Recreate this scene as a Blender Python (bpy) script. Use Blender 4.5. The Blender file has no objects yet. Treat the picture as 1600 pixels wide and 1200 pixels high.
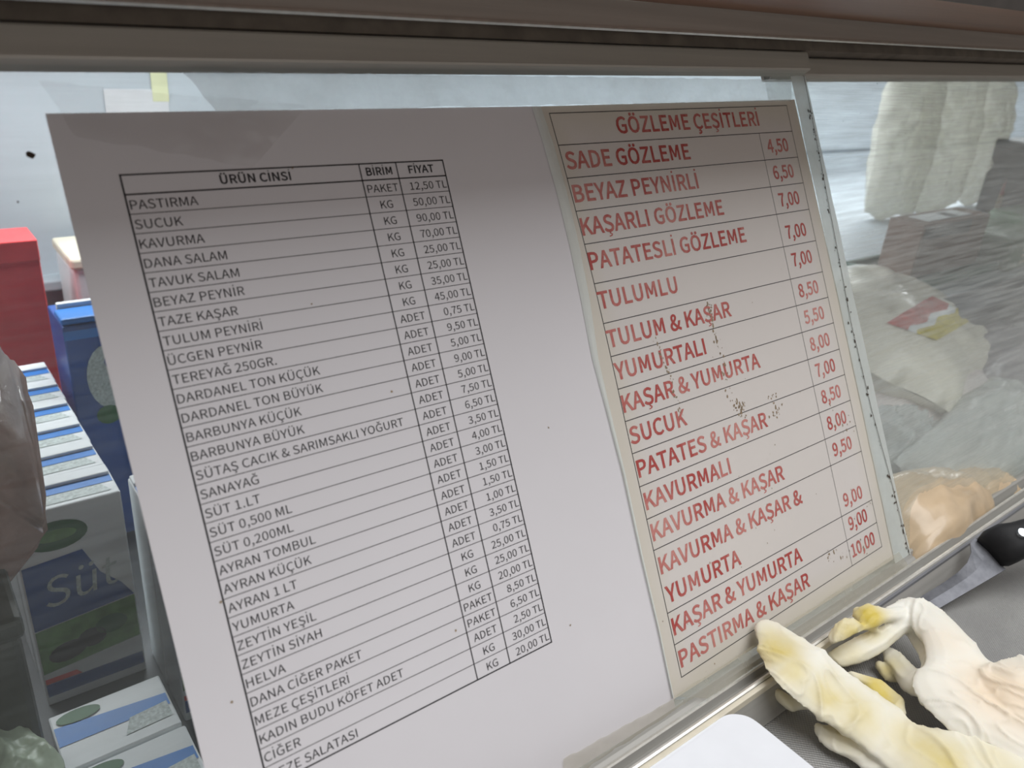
import bpy, bmesh, math, random
from mathutils import Vector, Matrix, noise

random.seed(7)
C = bpy.context.scene.collection
scene = bpy.context.scene

# ------------------------------------------------------------------ camera, world, lights, exposure
TILT = math.radians(28.0)                     # the sliding glass leans away from the counter
CT, ST = math.cos(TILT), math.sin(TILT)
CAM = Vector((-0.06805, -0.29768, 0.05964))
RIGHT = Vector((0.78717, -0.61197, 0.07631))
DOWN = Vector((-0.20135, -0.37188, -0.90619))
FWD = Vector((0.58294, 0.69796, -0.41596))
FPX = 1255.0

cam_d = bpy.data.cameras.new('camera')
cam = bpy.data.objects.new('camera', cam_d)
C.objects.link(cam)
m = Matrix.Identity(4)
for r in range(3):
    m[r][0], m[r][1], m[r][2], m[r][3] = RIGHT[r], -DOWN[r], -FWD[r], CAM[r]
cam.matrix_world = m
cam_d.sensor_width = 36.0
cam_d.lens = FPX / 1600.0 * 36.0
cam_d.clip_start = 0.01
cam_d.dof.use_dof = True
cam_d.dof.focus_distance = 0.43
cam_d.dof.aperture_fstop = 13.0
scene.camera = cam

world = bpy.data.worlds.new('world')
scene.world = world
world.use_nodes = True
world.node_tree.nodes['Background'].inputs[0].default_value = (1.0, 0.93, 0.88, 1)
world.node_tree.nodes['Background'].inputs[1].default_value = 0.31


def area(name, loc, target, sx, sy, watts, col=(1, 1, 1)):
    d = bpy.data.lights.new(name, 'AREA')
    d.shape = 'RECTANGLE'
    d.size, d.size_y, d.energy, d.color = sx, sy, watts, col
    o = bpy.data.objects.new(name, d)
    C.objects.link(o)
    o.location = loc
    o.rotation_euler = (Vector(target) - Vector(loc)).to_track_quat('-Z', 'Y').to_euler()
    return o


area('ceiling_light', (0.75, -0.62, 1.25), (0.75, -0.62, -0.2), 1.6, 1.4, 27.0, (0.97, 0.985, 1.0))
area('case_light', (1.2, 0.56, 0.05), (1.2, 0.5, -0.4), 3.6, 0.06, 15.0, (0.95, 0.98, 1.0))

vs = scene.view_settings
vs.view_transform = 'Standard'
vs.look = 'None'
vs.gamma = 1.0
vs.use_curve_mapping = False
vs.exposure = 0.0
scene.cycles.max_bounces = 10
scene.cycles.transparent_max_bounces = 24
scene.cycles.use_denoising = True


# ------------------------------------------------------------------ helpers
def G(x, y, z):                                # glass frame (right, into the case, up the glass) -> world
    return Vector((x, y * CT + z * ST, -y * ST + z * CT))


def ray(u, v):
    return RIGHT * ((u - 800) / FPX) + DOWN * ((v - 600) / FPX) + FWD


def at(u, v, axis, val):                       # point seen at a pixel, on the plane axis = val
    r = ray(u, v)
    return CAM + r * ((val - CAM[axis]) / r[axis])


def atg(u, v, y):                              # the same on a plane parallel to the glass
    n = Vector((0, CT, -ST))
    r = ray(u, v)
    return CAM + r * ((y - n.dot(CAM)) / n.dot(r))


def tag(o, label=None, cat=None, group=None, kind=None):
    for k, v in (('label', label), ('category', cat), ('group', group), ('kind', kind)):
        if v:
            o[k] = v
    return o


def empty(name, loc, tilt=False, rotz=0.0):
    o = bpy.data.objects.new(name, None)
    C.objects.link(o)
    o.empty_display_size = 0.02
    o.location = loc
    o.rotation_euler = (-TILT if tilt else 0.0, 0, rotz)
    return o


def link(name, me, mats, parent=None, loc=None, smooth=False):
    if not isinstance(mats, (list, tuple)):
        mats = [mats]
    if not me.materials:
        for q in mats:
            me.materials.append(q)
    o = bpy.data.objects.new(name, me)
    C.objects.link(o)
    if parent:
        o.parent = parent
    if loc is not None:
        o.location = loc
    if smooth:
        me.polygons.foreach_set('use_smooth', [True] * len(me.polygons))
    return o


def bm_mesh(bm, name='mesh'):
    bmesh.ops.recalc_face_normals(bm, faces=bm.faces)
    me = bpy.data.meshes.new(name)
    bm.to_mesh(me)
    bm.free()
    return me


def mesh_raw(verts, faces, name='mesh', midx=None):
    me = bpy.data.meshes.new(name)
    me.from_pydata([tuple(v) for v in verts], [], faces)
    if midx:
        me.polygons.foreach_set('material_index', midx)
    me.update()
    return me


def box(bm, x0, x1, y0, y1, z0, z1, bev=0.0, seg=2):
    ret = bmesh.ops.create_cube(bm, size=1.0)
    vs_ = ret['verts']
    for v in vs_:
        v.co = Vector(((x0 + x1) / 2 + v.co.x * (x1 - x0), (y0 + y1) / 2 + v.co.y * (y1 - y0), (z0 + z1) / 2 + v.co.z * (z1 - z0)))
    if bev > 0:
        es = list({e for v in vs_ for e in v.link_edges})
        bmesh.ops.bevel(bm, geom=es, offset=bev, segments=seg, affect='EDGES', profile=0.5)
    return bm


def box_obj(name, mat, dims, parent=None, loc=None, bev=0.001, seg=2):
    bm = bmesh.new()
    box(bm, *dims, bev=bev, seg=seg)
    return link(name, bm_mesh(bm), mat, parent, loc)


def world_mesh_obj(name, me, mats, label=None, cat=None, group=None, kind=None, smooth=False, parent=None):
    """mesh whose vertices are in world space: give it an origin at its base."""
    co = [v.co.copy() for v in me.vertices]
    b = Vector((sum(c.x for c in co) / len(co), sum(c.y for c in co) / len(co), min(c.z for c in co)))
    for v in me.vertices:
        v.co -= b
    o = link(name, me, mats, parent, b, smooth)
    tag(o, label, cat, group, kind)
    return o


def extrude_profile(prof, x0, x1, shear=0.0, n=1):
    """closed (y, z) profile swept along x; shear lifts z with x."""
    verts, faces = [], []
    k = len(prof)
    for i in range(n + 1):
        x = x0 + (x1 - x0) * i / n
        verts += [(x, y, z + shear * x) for y, z in prof]
    for i in range(n):
        for j in range(k):
            a, b = i * k + j, i * k + (j + 1) % k
            faces.append((a, b, b + k, a + k))
    faces.append(tuple(range(k)))
    faces.append(tuple(reversed(range(n * k, n * k + k))))
    return mesh_raw(verts, faces)


def fixn(me):
    bm = bmesh.new()
    bm.from_mesh(me)
    bmesh.ops.recalc_face_normals(bm, faces=bm.faces)
    bm.to_mesh(me)
    bm.free()
    return me


# ------------------------------------------------------------------ materials
def s2l(r, g, b):
    f = lambda c: (c / 255 / 12.92) if c / 255 <= 0.04045 else ((c / 255 + 0.055) / 1.055) ** 2.4
    return (f(r), f(g), f(b), 1.0)


class N:
    def __init__(s, name):
        s.m = bpy.data.materials.new(name)
        s.m.use_nodes = True
        s.t = s.m.node_tree
        s.b = s.t.nodes['Principled BSDF']
        s.out = s.t.nodes['Material Output']

    def n(s, typ, **kw):
        q = s.t.nodes.new(typ)
        for k, v in kw.items():
            setattr(q, k, v)
        return q

    def l(s, a, b):
        s.t.links.new(a, b)

    def coords(s, scale=(1, 1, 1), kind='Object', rot=(0, 0, 0)):
        tc, mp = s.n('ShaderNodeTexCoord'), s.n('ShaderNodeMapping')
        mp.inputs['Scale'].default_value = scale
        mp.inputs['Rotation'].default_value = rot
        s.l(tc.outputs[kind], mp.inputs[0])
        return mp.outputs[0]

    def noise(s, vec, scale=10, detail=4, rough=0.5):
        q = s.n('ShaderNodeTexNoise')
        q.inputs['Scale'].default_value = scale
        q.inputs['Detail'].default_value = detail
        q.inputs['Roughness'].default_value = rough
        s.l(vec, q.inputs['Vector'])
        return q.outputs['Fac']

    def ramp(s, fac, stops):
        q = s.n('ShaderNodeValToRGB')
        e = q.color_ramp.elements
        while len(e) < len(stops):
            e.new(0.5)
        for el, (p, c) in zip(e, stops):
            el.position = p
            el.color = c if len(c) == 4 else (*c, 1)
        s.l(fac, q.inputs[0])
        return q.outputs[0]

    def mixc(s, fac, a, b):
        q = s.n('ShaderNodeMix', data_type='RGBA')
        for sock, v in ((q.inputs[0], fac), (q.inputs[6], a), (q.inputs[7], b)):
            if hasattr(v, 'links'):
                s.l(v, sock)
            else:
                sock.default_value = v
        return q.outputs[2]

    def math(s, op, a, b=0.0, clamp=False):
        q = s.n('ShaderNodeMath', operation=op, use_clamp=clamp)
        for sock, v in ((q.inputs[0], a), (q.inputs[1], b)):
            if hasattr(v, 'links'):
                s.l(v, sock)
            else:
                sock.default_value = v
        return q.outputs[0]

    def bump(s, h, strength=0.3, dist=0.001):
        q = s.n('ShaderNodeBump')
        q.inputs['Strength'].default_value = strength
        q.inputs['Distance'].default_value = dist
        s.l(h, q.inputs['Height'])
        s.l(q.outputs[0], s.b.inputs['Normal'])


def plain(name, rgb, rough=0.5, metal=0.0, var=0.08, scale=40, bump=0.0, bdist=0.0005, spec=0.5, coat=0.0, stretch=(1, 1, 1)):
    q = N(name)
    c = s2l(*rgb)
    v = q.coords(stretch)
    f = q.noise(v, scale, 5)
    lo = tuple(x * (1 - var) for x in c[:3])
    hi = tuple(min(1, x * (1 + var)) for x in c[:3])
    q.l(q.ramp(f, [(0.3, lo), (0.7, hi)]), q.b.inputs['Base Color'])
    q.b.inputs['Roughness'].default_value = rough
    q.b.inputs['Metallic'].default_value = metal
    q.b.inputs['Specular IOR Level'].default_value = spec
    q.b.inputs['Coat Weight'].default_value = coat
    if bump:
        q.bump(f, bump, bdist)
    return q.m


def film(name, rgb, opac=0.15, rough=0.1, gloss=0.25, nscale=60, bump=0.4, transl=0.5, streak=(1, 1, 1), opvar=0.6, bdist=0.002):
    """thin clear or milky plastic: see-through + a milky part that scatters + gloss on its wrinkles."""
    q = N(name)
    t = q.t
    t.nodes.remove(q.b)
    v = q.coords(streak)
    f = q.noise(v, nscale, 6, 0.6)
    bp = q.n('ShaderNodeBump')
    bp.inputs['Strength'].default_value = bump
    bp.inputs['Distance'].default_value = bdist
    q.l(f, bp.inputs['Height'])
    tr = q.n('ShaderNodeBsdfTransparent')
    df = q.n('ShaderNodeBsdfDiffuse')
    df.inputs[0].default_value = s2l(*rgb)
    tl = q.n('ShaderNodeBsdfTranslucent')
    tl.inputs[0].default_value = s2l(*rgb)
    gl = q.n('ShaderNodeBsdfGlossy')
    gl.inputs['Roughness'].default_value = rough
    for s_ in (df, gl):
        q.l(bp.outputs[0], s_.inputs['Normal'])
    mk = q.n('ShaderNodeMixShader')
    mk.inputs[0].default_value = transl
    q.l(df.outputs[0], mk.inputs[1]); q.l(tl.outputs[0], mk.inputs[2])
    mo = q.n('ShaderNodeMixShader')
    op = q.math('MULTIPLY_ADD', f, opac * opvar * 2)
    t.nodes[op.node.name].inputs[2].default_value = opac * (1 - opvar)
    q.l(op, mo.inputs[0])
    q.l(tr.outputs[0], mo.inputs[1]); q.l(mk.outputs[0], mo.inputs[2])
    lw = q.n('ShaderNodeLayerWeight')
    lw.inputs[0].default_value = 0.5
    q.l(bp.outputs[0], lw.inputs['Normal'])
    g2 = q.math('MULTIPLY', q.math('ADD', q.math('MULTIPLY', q.math('POWER', lw.outputs['Facing'], 5), 0.9), 0.04), gloss * 4, True)
    mg = q.n('ShaderNodeMixShader')
    q.l(g2, mg.inputs[0])
    q.l(mo.outputs[0], mg.inputs[1]); q.l(gl.outputs[0], mg.inputs[2])
    q.l(mg.outputs[0], q.out.inputs[0])
    return q.m


M = {}
M['alu'] = plain('brushed_aluminium', (172, 170, 165), 0.5, 0.45, 0.12, 60, 0.12, 0.0003, stretch=(0.05, 3, 3))
M['alu_dark'] = plain('dull_aluminium', (172, 165, 156), 0.5, 0.3, 0.12, 60, 0.12, 0.0003, stretch=(0.05, 3, 3))
M['alu_highlight'] = plain('painted_edge_highlight', (215, 212, 205), 0.35, 0.6, 0.1, 200)  # paler metal, paints the highlight along metal edges
M['groove'] = plain('groove_painted_shade', (112, 102, 92), 0.7, 0.2, 0.2, 80)  # darker tone, the recess's shade put into the colour
M['wood'] = plain('brown_wood', (120, 87, 68), 0.5, 0, 0.18, 30, 0.15, stretch=(0.15, 2, 2))
M['white_panel'] = plain('case_white_panel', (172, 180, 187), 0.45, 0, 0.05, 6)
M['seam'] = plain('panel_seam', (104, 114, 122), 0.6, 0, 0.1, 60)
M['deck'] = plain('case_deck_steel', (88, 90, 92), 0.45, 0.4, 0.12, 30)
M['fascia'] = plain('fascia_aluminium', (200, 197, 190), 0.45, 0.3, 0.1, 60, 0.1, 0.0003, stretch=(0.05, 3, 3))
M['dark_strip'] = plain('dark_strip', (58, 52, 48), 0.6, 0, 0.2, 60)
M['case_steel'] = plain('case_inner_steel', (84, 86, 88), 0.5, 0.3, 0.1, 40)
M['counter_edge'] = plain('upstand_steel', (140, 141, 146), 0.4, 0.35, 0.14, 70, 0.1, stretch=(0.2, 1, 1))
M['trim'] = plain('cream_trim', (222, 214, 194), 0.5, 0, 0.1, 60)
M['board'] = plain('white_polyethylene', (238, 241, 246), 0.42, 0, 0.02, 60, 0.03)
M['black'] = plain('black_plastic', (30, 30, 32), 0.6, 0, 0.2, 150, 0.2, 0.0004, spec=0.3)
M['rivet'] = plain('rivet_metal', (205, 210, 216), 0.25, 0.9, 0.05)
M['print_black'] = plain('black_toner', (34, 32, 36), 0.7, 0, 0.25, 400)
M['dirt'] = plain('dark_dirt', (60, 46, 34), 0.8, 0, 0.3, 500)
M['stain'] = plain('dried_stain', (146, 126, 100), 0.7, 0, 0.35, 700)


def steel_counter():
    q = N('embossed_steel')
    tc = q.n('ShaderNodeTexCoord')
    sp = q.n('ShaderNodeSeparateXYZ')
    q.l(tc.outputs['Object'], sp.inputs[0])
    k = 2 * math.pi / 0.0019
    sx = q.math('SINE', q.math('MULTIPLY', sp.outputs[0], k))
    sy = q.math('SINE', q.math('MULTIPLY', sp.outputs[1], k))
    h = q.math('MULTIPLY', sx, sy)
    v = q.coords()
    f = q.noise(v, 30, 5)
    base = q.ramp(f, [(0.3, s2l(134, 133, 132)), (0.7, s2l(152, 151, 148))])
    hh = q.math('MULTIPLY_ADD', h, 0.5)
    hh.node.inputs[2].default_value = 0.5
    q.l(q.mixc(q.math('MULTIPLY', hh, 0.35), base, s2l(185, 184, 182)), q.b.inputs['Base Color'])
    q.b.inputs['Metallic'].default_value = 0.25
    q.b.inputs['Roughness'].default_value = 0.42
    q.bump(h, 0.5, 0.0004)
    return q.m


M['counter'] = steel_counter()


def blade_mat():
    q = N('knife_steel')
    v = q.coords((1, 1, 1))
    f = q.noise(v, 60, 6, 0.6)
    q.l(q.ramp(f, [(0.3, s2l(86, 87, 92)), (0.75, s2l(128, 129, 134))]), q.b.inputs['Base Color'])
    q.b.inputs['Metallic'].default_value = 0.7
    q.b.inputs['Roughness'].default_value = 0.48
    q.bump(f, 0.15, 0.0004)
    return q.m


M['blade'] = blade_mat()


def paper_mat(name, rgb, yellow=0.0, half=(0.1, 0.15)):
    q = N(name)
    v = q.coords()
    f = q.noise(v, 9, 5)
    col = q.ramp(f, [(0.3, tuple(x * 0.965 for x in s2l(*rgb)[:3])), (0.7, s2l(*rgb))])
    if yellow:                                 # age-yellowed margin round the sheet, broken up by noise
        tc = q.n('ShaderNodeTexCoord')
        sp = q.n('ShaderNodeSeparateXYZ')
        q.l(tc.outputs['Object'], sp.inputs[0])
        ax = q.math('SUBTRACT', q.math('ABSOLUTE', sp.outputs[0]), half[0])
        az = q.math('SUBTRACT', q.math('ABSOLUTE', sp.outputs[2]), half[1])
        e = q.math('MAXIMUM', ax, az)
        e = q.math('ADD', e, q.math('MULTIPLY', q.noise(v, 25, 4), 0.018))
        w = q.math('MULTIPLY', q.math('ADD', e, 0.011), 60, True)
        col = q.mixc(q.math('MULTIPLY', w, yellow), col, s2l(210, 203, 178))
    q.l(col, q.b.inputs['Base Color'])
    q.b.inputs['Roughness'].default_value = 0.65
    q.b.inputs['Specular IOR Level'].default_value = 0.25
    q.bump(q.noise(v, 14, 3), 0.25, 0.004)
    return q.m


M['paper'] = paper_mat('white_copy_paper', (222, 219, 222))
M['paper_old'] = paper_mat('yellowed_paper', (222, 216, 212), 0.4, (0.1055, 0.1485))


def red_print():
    q = N('faded_red_print')
    v = q.coords()
    f = q.noise(v, 22, 3)
    g = q.noise(v, 420, 3)
    w = q.math('ADD', q.math('MULTIPLY', f, 0.75), q.math('MULTIPLY', g, 0.25))
    q.l(q.ramp(w, [(0.42, s2l(176, 62, 58)), (0.62, s2l(206, 138, 130))]), q.b.inputs['Base Color'])
    q.b.inputs['Roughness'].default_value = 0.7
    return q.m


M['print_red'] = red_print()


def glass_mat(name, haze, tint=(222, 230, 228)):
    q = N(name)
    q.t.nodes.remove(q.b)
    v = q.coords((0.6, 1, 14))
    f = q.noise(v, 30, 6, 0.65)
    v2 = q.coords((1, 1, 1))
    g = q.noise(v2, 6, 4)
    tr = q.n('ShaderNodeBsdfTransparent')
    tr.inputs[0].default_value = (0.97, 0.985, 0.98, 1)
    df = q.n('ShaderNodeBsdfDiffuse')
    df.inputs[0].default_value = s2l(*tint)
    tl = q.n('ShaderNodeBsdfTranslucent')
    tl.inputs[0].default_value = s2l(*tint)
    mk = q.n('ShaderNodeMixShader')
    mk.inputs[0].default_value = 0.5
    q.l(df.outputs[0], mk.inputs[1]); q.l(tl.outputs[0], mk.inputs[2])
    gl = q.n('ShaderNodeBsdfGlossy')
    gl.inputs['Roughness'].default_value = 0.03
    hz = q.math('MULTIPLY', q.math('MULTIPLY', q.math('SUBTRACT', f, 0.25, True), q.math('ADD', g, 0.5)), haze * 3, True)
    mo = q.n('ShaderNodeMixShader')
    q.l(hz, mo.inputs[0])
    q.l(tr.outputs[0], mo.inputs[1]); q.l(mk.outputs[0], mo.inputs[2])
    lw = q.n('ShaderNodeLayerWeight')
    lw.inputs[0].default_value = 0.5
    mg = q.n('ShaderNodeMixShader')
    q.l(q.math('ADD', q.math('MULTIPLY', q.math('POWER', lw.outputs['Facing'], 5), 0.9), 0.03), mg.inputs[0])
    q.l(mo.outputs[0], mg.inputs[1]); q.l(gl.outputs[0], mg.inputs[2])
    q.l(mg.outputs[0], q.out.inputs[0])
    return q.m


M['glass'] = glass_mat('smeared_glass', 0.05)
M['glass_hazy'] = glass_mat('streaky_glass', 0.24, (225, 226, 222))
M['tape_clear'] = film('clear_tape', (200, 196, 190), 0.05, 0.2, 0.4, 9, 0.5)
M['tape_milky'] = film('milky_tape', (232, 238, 238), 0.45, 0.2, 0.2, 28, 0.5, 0.65)
M['tape_yellow'] = film('yellowed_tape', (206, 200, 178), 0.35, 0.25, 0.2, 40, 0.5, 0.4)
M['tape_strip'] = film('whitish_tape', (226, 230, 226), 0.85, 0.25, 0.2, 35, 0.3, 0.35, opvar=0.3)
M['sleeve'] = film('clear_sleeve', (226, 222, 210), 0.03, 0.15, 0.22, 18, 0.35, 0.4)
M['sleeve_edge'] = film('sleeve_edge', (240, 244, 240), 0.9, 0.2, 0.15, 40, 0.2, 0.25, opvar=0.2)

# ------------------------------------------------------------------ the display case (setting of the picture)
X0, X1 = -0.55, 3.3
XL = -0.27
SH = 0.0185                                   # the top rails run a degree off the sheets
case = tag(empty('display_case', G(0.4, 0, -0.3)), 'glass-fronted chilled display case with aluminium rails behind the price sheets', 'display case')
CL = case.location


def case_tilted(name, prof, mat, x0=XL, x1=X1, shear=0.0):
    me = fixn(extrude_profile(prof, x0, x1, shear))
    for v in me.vertices:
        v.co = G(*v.co) - CL
    return link(name, me, mat, case)


def case_box(name, mat, dims, bev=0.0):
    bm = bmesh.new()
    box(bm, *dims, bev=bev)
    me = bm_mesh(bm)
    for v in me.vertices:
        v.co -= CL
    return link(name, me, mat, case)


WY = 0.72
ZSEAM = at(1340, 234, 1, WY).z
DECK = -0.41
case_box('back_panel', M['white_panel'], (XL, X1, WY, WY + 0.02, DECK - 0.02, 0.09))
case_box('panel_seam', M['seam'], (0.5, X1, WY - 0.0015, WY, ZSEAM - 0.003, ZSEAM + 0.003))
case_box('panel_ledge', M['white_panel'], (XL, X1, WY - 0.03, WY, -0.262, -0.25), 0.002)
case_box('side_panel', M['case_steel'], (XL - 0.02, XL, -0.12, WY + 0.02, DECK - 0.02, 0.03))
case_box('side_panel', M['case_steel'], (X1, X1 + 0.02, -0.19, WY + 0.02, DECK - 0.02, 0.09))
case_box('deck', M['deck'], (XL, X1, -0.17, WY, DECK - 0.02, DECK))
case_box('top_panel', M['case_steel'], (XL, X1, 0.035, WY + 0.02, 0.082, 0.1))
case_box('rear_apron', M['case_steel'], (XL, X1, -0.147, -0.129, DECK - 0.02, -0.262))
case_box('case_riser', M['deck'], (0.44, X1, -0.118, WY, DECK, -0.31), 0.003)
case_box('case_tier', M['white_panel'], (0.62, X1, 0.1, WY, -0.31, -0.215), 0.003)

# top: fascia strip, highlights painted on two edges; groove under it coloured dark as shade
zf0 = 0.0452
case_tilted('fascia', [(-0.030, zf0), (-0.030, zf0 + 0.0148), (-0.004, zf0 + 0.0148), (-0.004, zf0 + 0.012), (-0.0285, zf0 + 0.0015), (-0.0285, zf0)], M['fascia'], shear=SH)
case_tilted('fascia_lower_edge', [(-0.0306, zf0 - 0.0003), (-0.0306, zf0 + 0.0007), (-0.0285, zf0 + 0.0007), (-0.0285, zf0 - 0.0003)], M['alu_highlight'], shear=SH)
case_tilted('fascia_upper_edge', [(-0.0308, zf0 + 0.0141), (-0.0308, zf0 + 0.0153), (-0.0285, zf0 + 0.0153), (-0.0285, zf0 + 0.0141)], M['alu_highlight'], shear=SH)
case_tilted('groove', [(-0.003, 0.0512), (-0.003, 0.066), (0.016, 0.066), (0.016, 0.0512)], M['groove'], shear=SH)
# bottom track with two ridges, seen past the end of the front pane
case_tilted('bottom_track', [(-0.0195, -0.2985), (-0.0195, -0.2795), (-0.0185, -0.2772), (-0.0172, -0.2772), (-0.0165, -0.2815),
                             (-0.0080, -0.2835), (-0.0076, -0.2785), (-0.0066, -0.2780), (-0.0058, -0.2785), (-0.0055, -0.2860),
                             (0.014, -0.2860), (0.014, -0.2985)], M['alu'])
case_tilted('ridge_edge', [(-0.0197, -0.2776), (-0.0190, -0.2767), (-0.0176, -0.2767), (-0.0170, -0.2776)], M['alu_highlight'])  # pale strips paint the highlight on both ridges
case_tilted('ridge_edge', [(-0.0078, -0.2785), (-0.0074, -0.2776), (-0.0061, -0.2776), (-0.0057, -0.2785)], M['alu_highlight'])

# wooden shelf over the case, overhanging towards the counter
wsh = empty('wooden_shelf', (0.4, -0.03, 0.07))


def shelf_bar(name, prof, mat):
    me = fixn(extrude_profile(prof, XL, X1, 0.014))
    for v in me.vertices:
        v.co -= wsh.location
    link(name, me, mat, wsh)


shelf_bar('plank', [(0.006, 0.0668), (-0.095, 0.0775), (-0.095, 0.1), (0.03, 0.1), (0.03, 0.0668)], M['wood'])
shelf_bar('edge_strip', [(-0.0955, 0.0760), (-0.0995, 0.0760), (-0.0995, 0.1005), (-0.0955, 0.1005)], M['dark_strip'])
tag(wsh, 'brown wooden shelf along the top of the display case', 'shelf')


def pane(name, label, x0, x1, y0, y1, gmat, zt):
    root = tag(empty(name, G(x0, y0, -0.283), True), label, 'glass pane', 'sliding glass panes of the display case')
    o = Vector((x0, y0, -0.283))
    L = lambda me: [setattr(v, 'co', v.co - o) for v in me.vertices] and me
    bm = bmesh.new()
    box(bm, x0, x1, y0, y1, -0.2785, 0.033, 0.0, 1)
    for v in bm.verts:
        if v.co.z > 0:
            v.co.z += SH * v.co.x + 0.009
    link('glass', L(bm_mesh(bm)), gmat, root)
    # top frame lip, tilted a degree with the rail
    zb, zt2 = 0.0373, 0.0500
    prof = [(y0 - 0.0036, zb + 0.0012), (y0 - 0.0042, zb + 0.002), (y0 - 0.0042, zt2 - 0.001), (y0 - 0.0036, zt2), (y1 + 0.002, zt2), (y1 + 0.002, zb + 0.001), (y1, zb)]
    link('top_frame', L(fixn(extrude_profile(prof, x0, x1, SH))), M['alu_dark'], root)
    return root, o


p1, o1 = pane('sliding_pane', 'clear glass pane behind the two price sheets, on the left', XL, 0.4215, 0.0, 0.004, M['glass'], 0)
# rounded bottom frame of the front pane
prof = [(0.006, -0.2855), (0.006, -0.2752), (-0.0012, -0.2752), (-0.0038, -0.2765), (-0.0052, -0.279), (-0.0056, -0.2815), (-0.0085, -0.2822), (-0.0125, -0.2832), (-0.0148, -0.2845), (-0.0152, -0.2855)]
me = fixn(extrude_profile(prof, XL, 0.4245))
for v in me.vertices:
    v.co -= o1
link('bottom_frame', me, M['alu'], p1)
p2, o2 = pane('sliding_pane', 'streaky hazy glass pane on the right in front of the bagged cheese', 0.395, X1, 0.0085, 0.0125, M['glass_hazy'], 0)
me = fixn(extrude_profile([(0.0135, -0.2855), (0.0135, -0.2775), (0.0068, -0.2775), (0.0055, -0.2785), (0.0052, -0.2855)], 0.395, X1))
for v in me.vertices:
    v.co -= o2
link('bottom_frame', me, M['alu'], p2)

# ------------------------------------------------------------------ counter
ZC = -0.2552
cnt = tag(empty('counter', (0.4, -0.45, ZC - 0.03)), 'grey embossed steel worktop under the gloves and knife', 'counter')
bm = bmesh.new()
box(bm, X0, 2.2, -0.95, -0.1495, ZC - 0.03, ZC)
me = bm_mesh(bm)
for v in me.vertices:
    v.co -= cnt.location
link('worktop', me, M['counter'], cnt)
bm = bmesh.new()
box(bm, X0, 2.2, -0.1495, -0.1475, ZC - 0.03, -0.2372)
me = bm_mesh(bm)
for v in me.vertices:
    v.co -= cnt.location
link('upstand', me, M['counter_edge'], cnt)
bm = bmesh.new()
box(bm, 0.12, 0.335, -0.1502, -0.1476, ZC, -0.2365, 0.0004)
me = bm_mesh(bm)
for v in me.vertices:
    v.co -= cnt.location
link('cream_trim', me, M['trim'], cnt)


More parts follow.
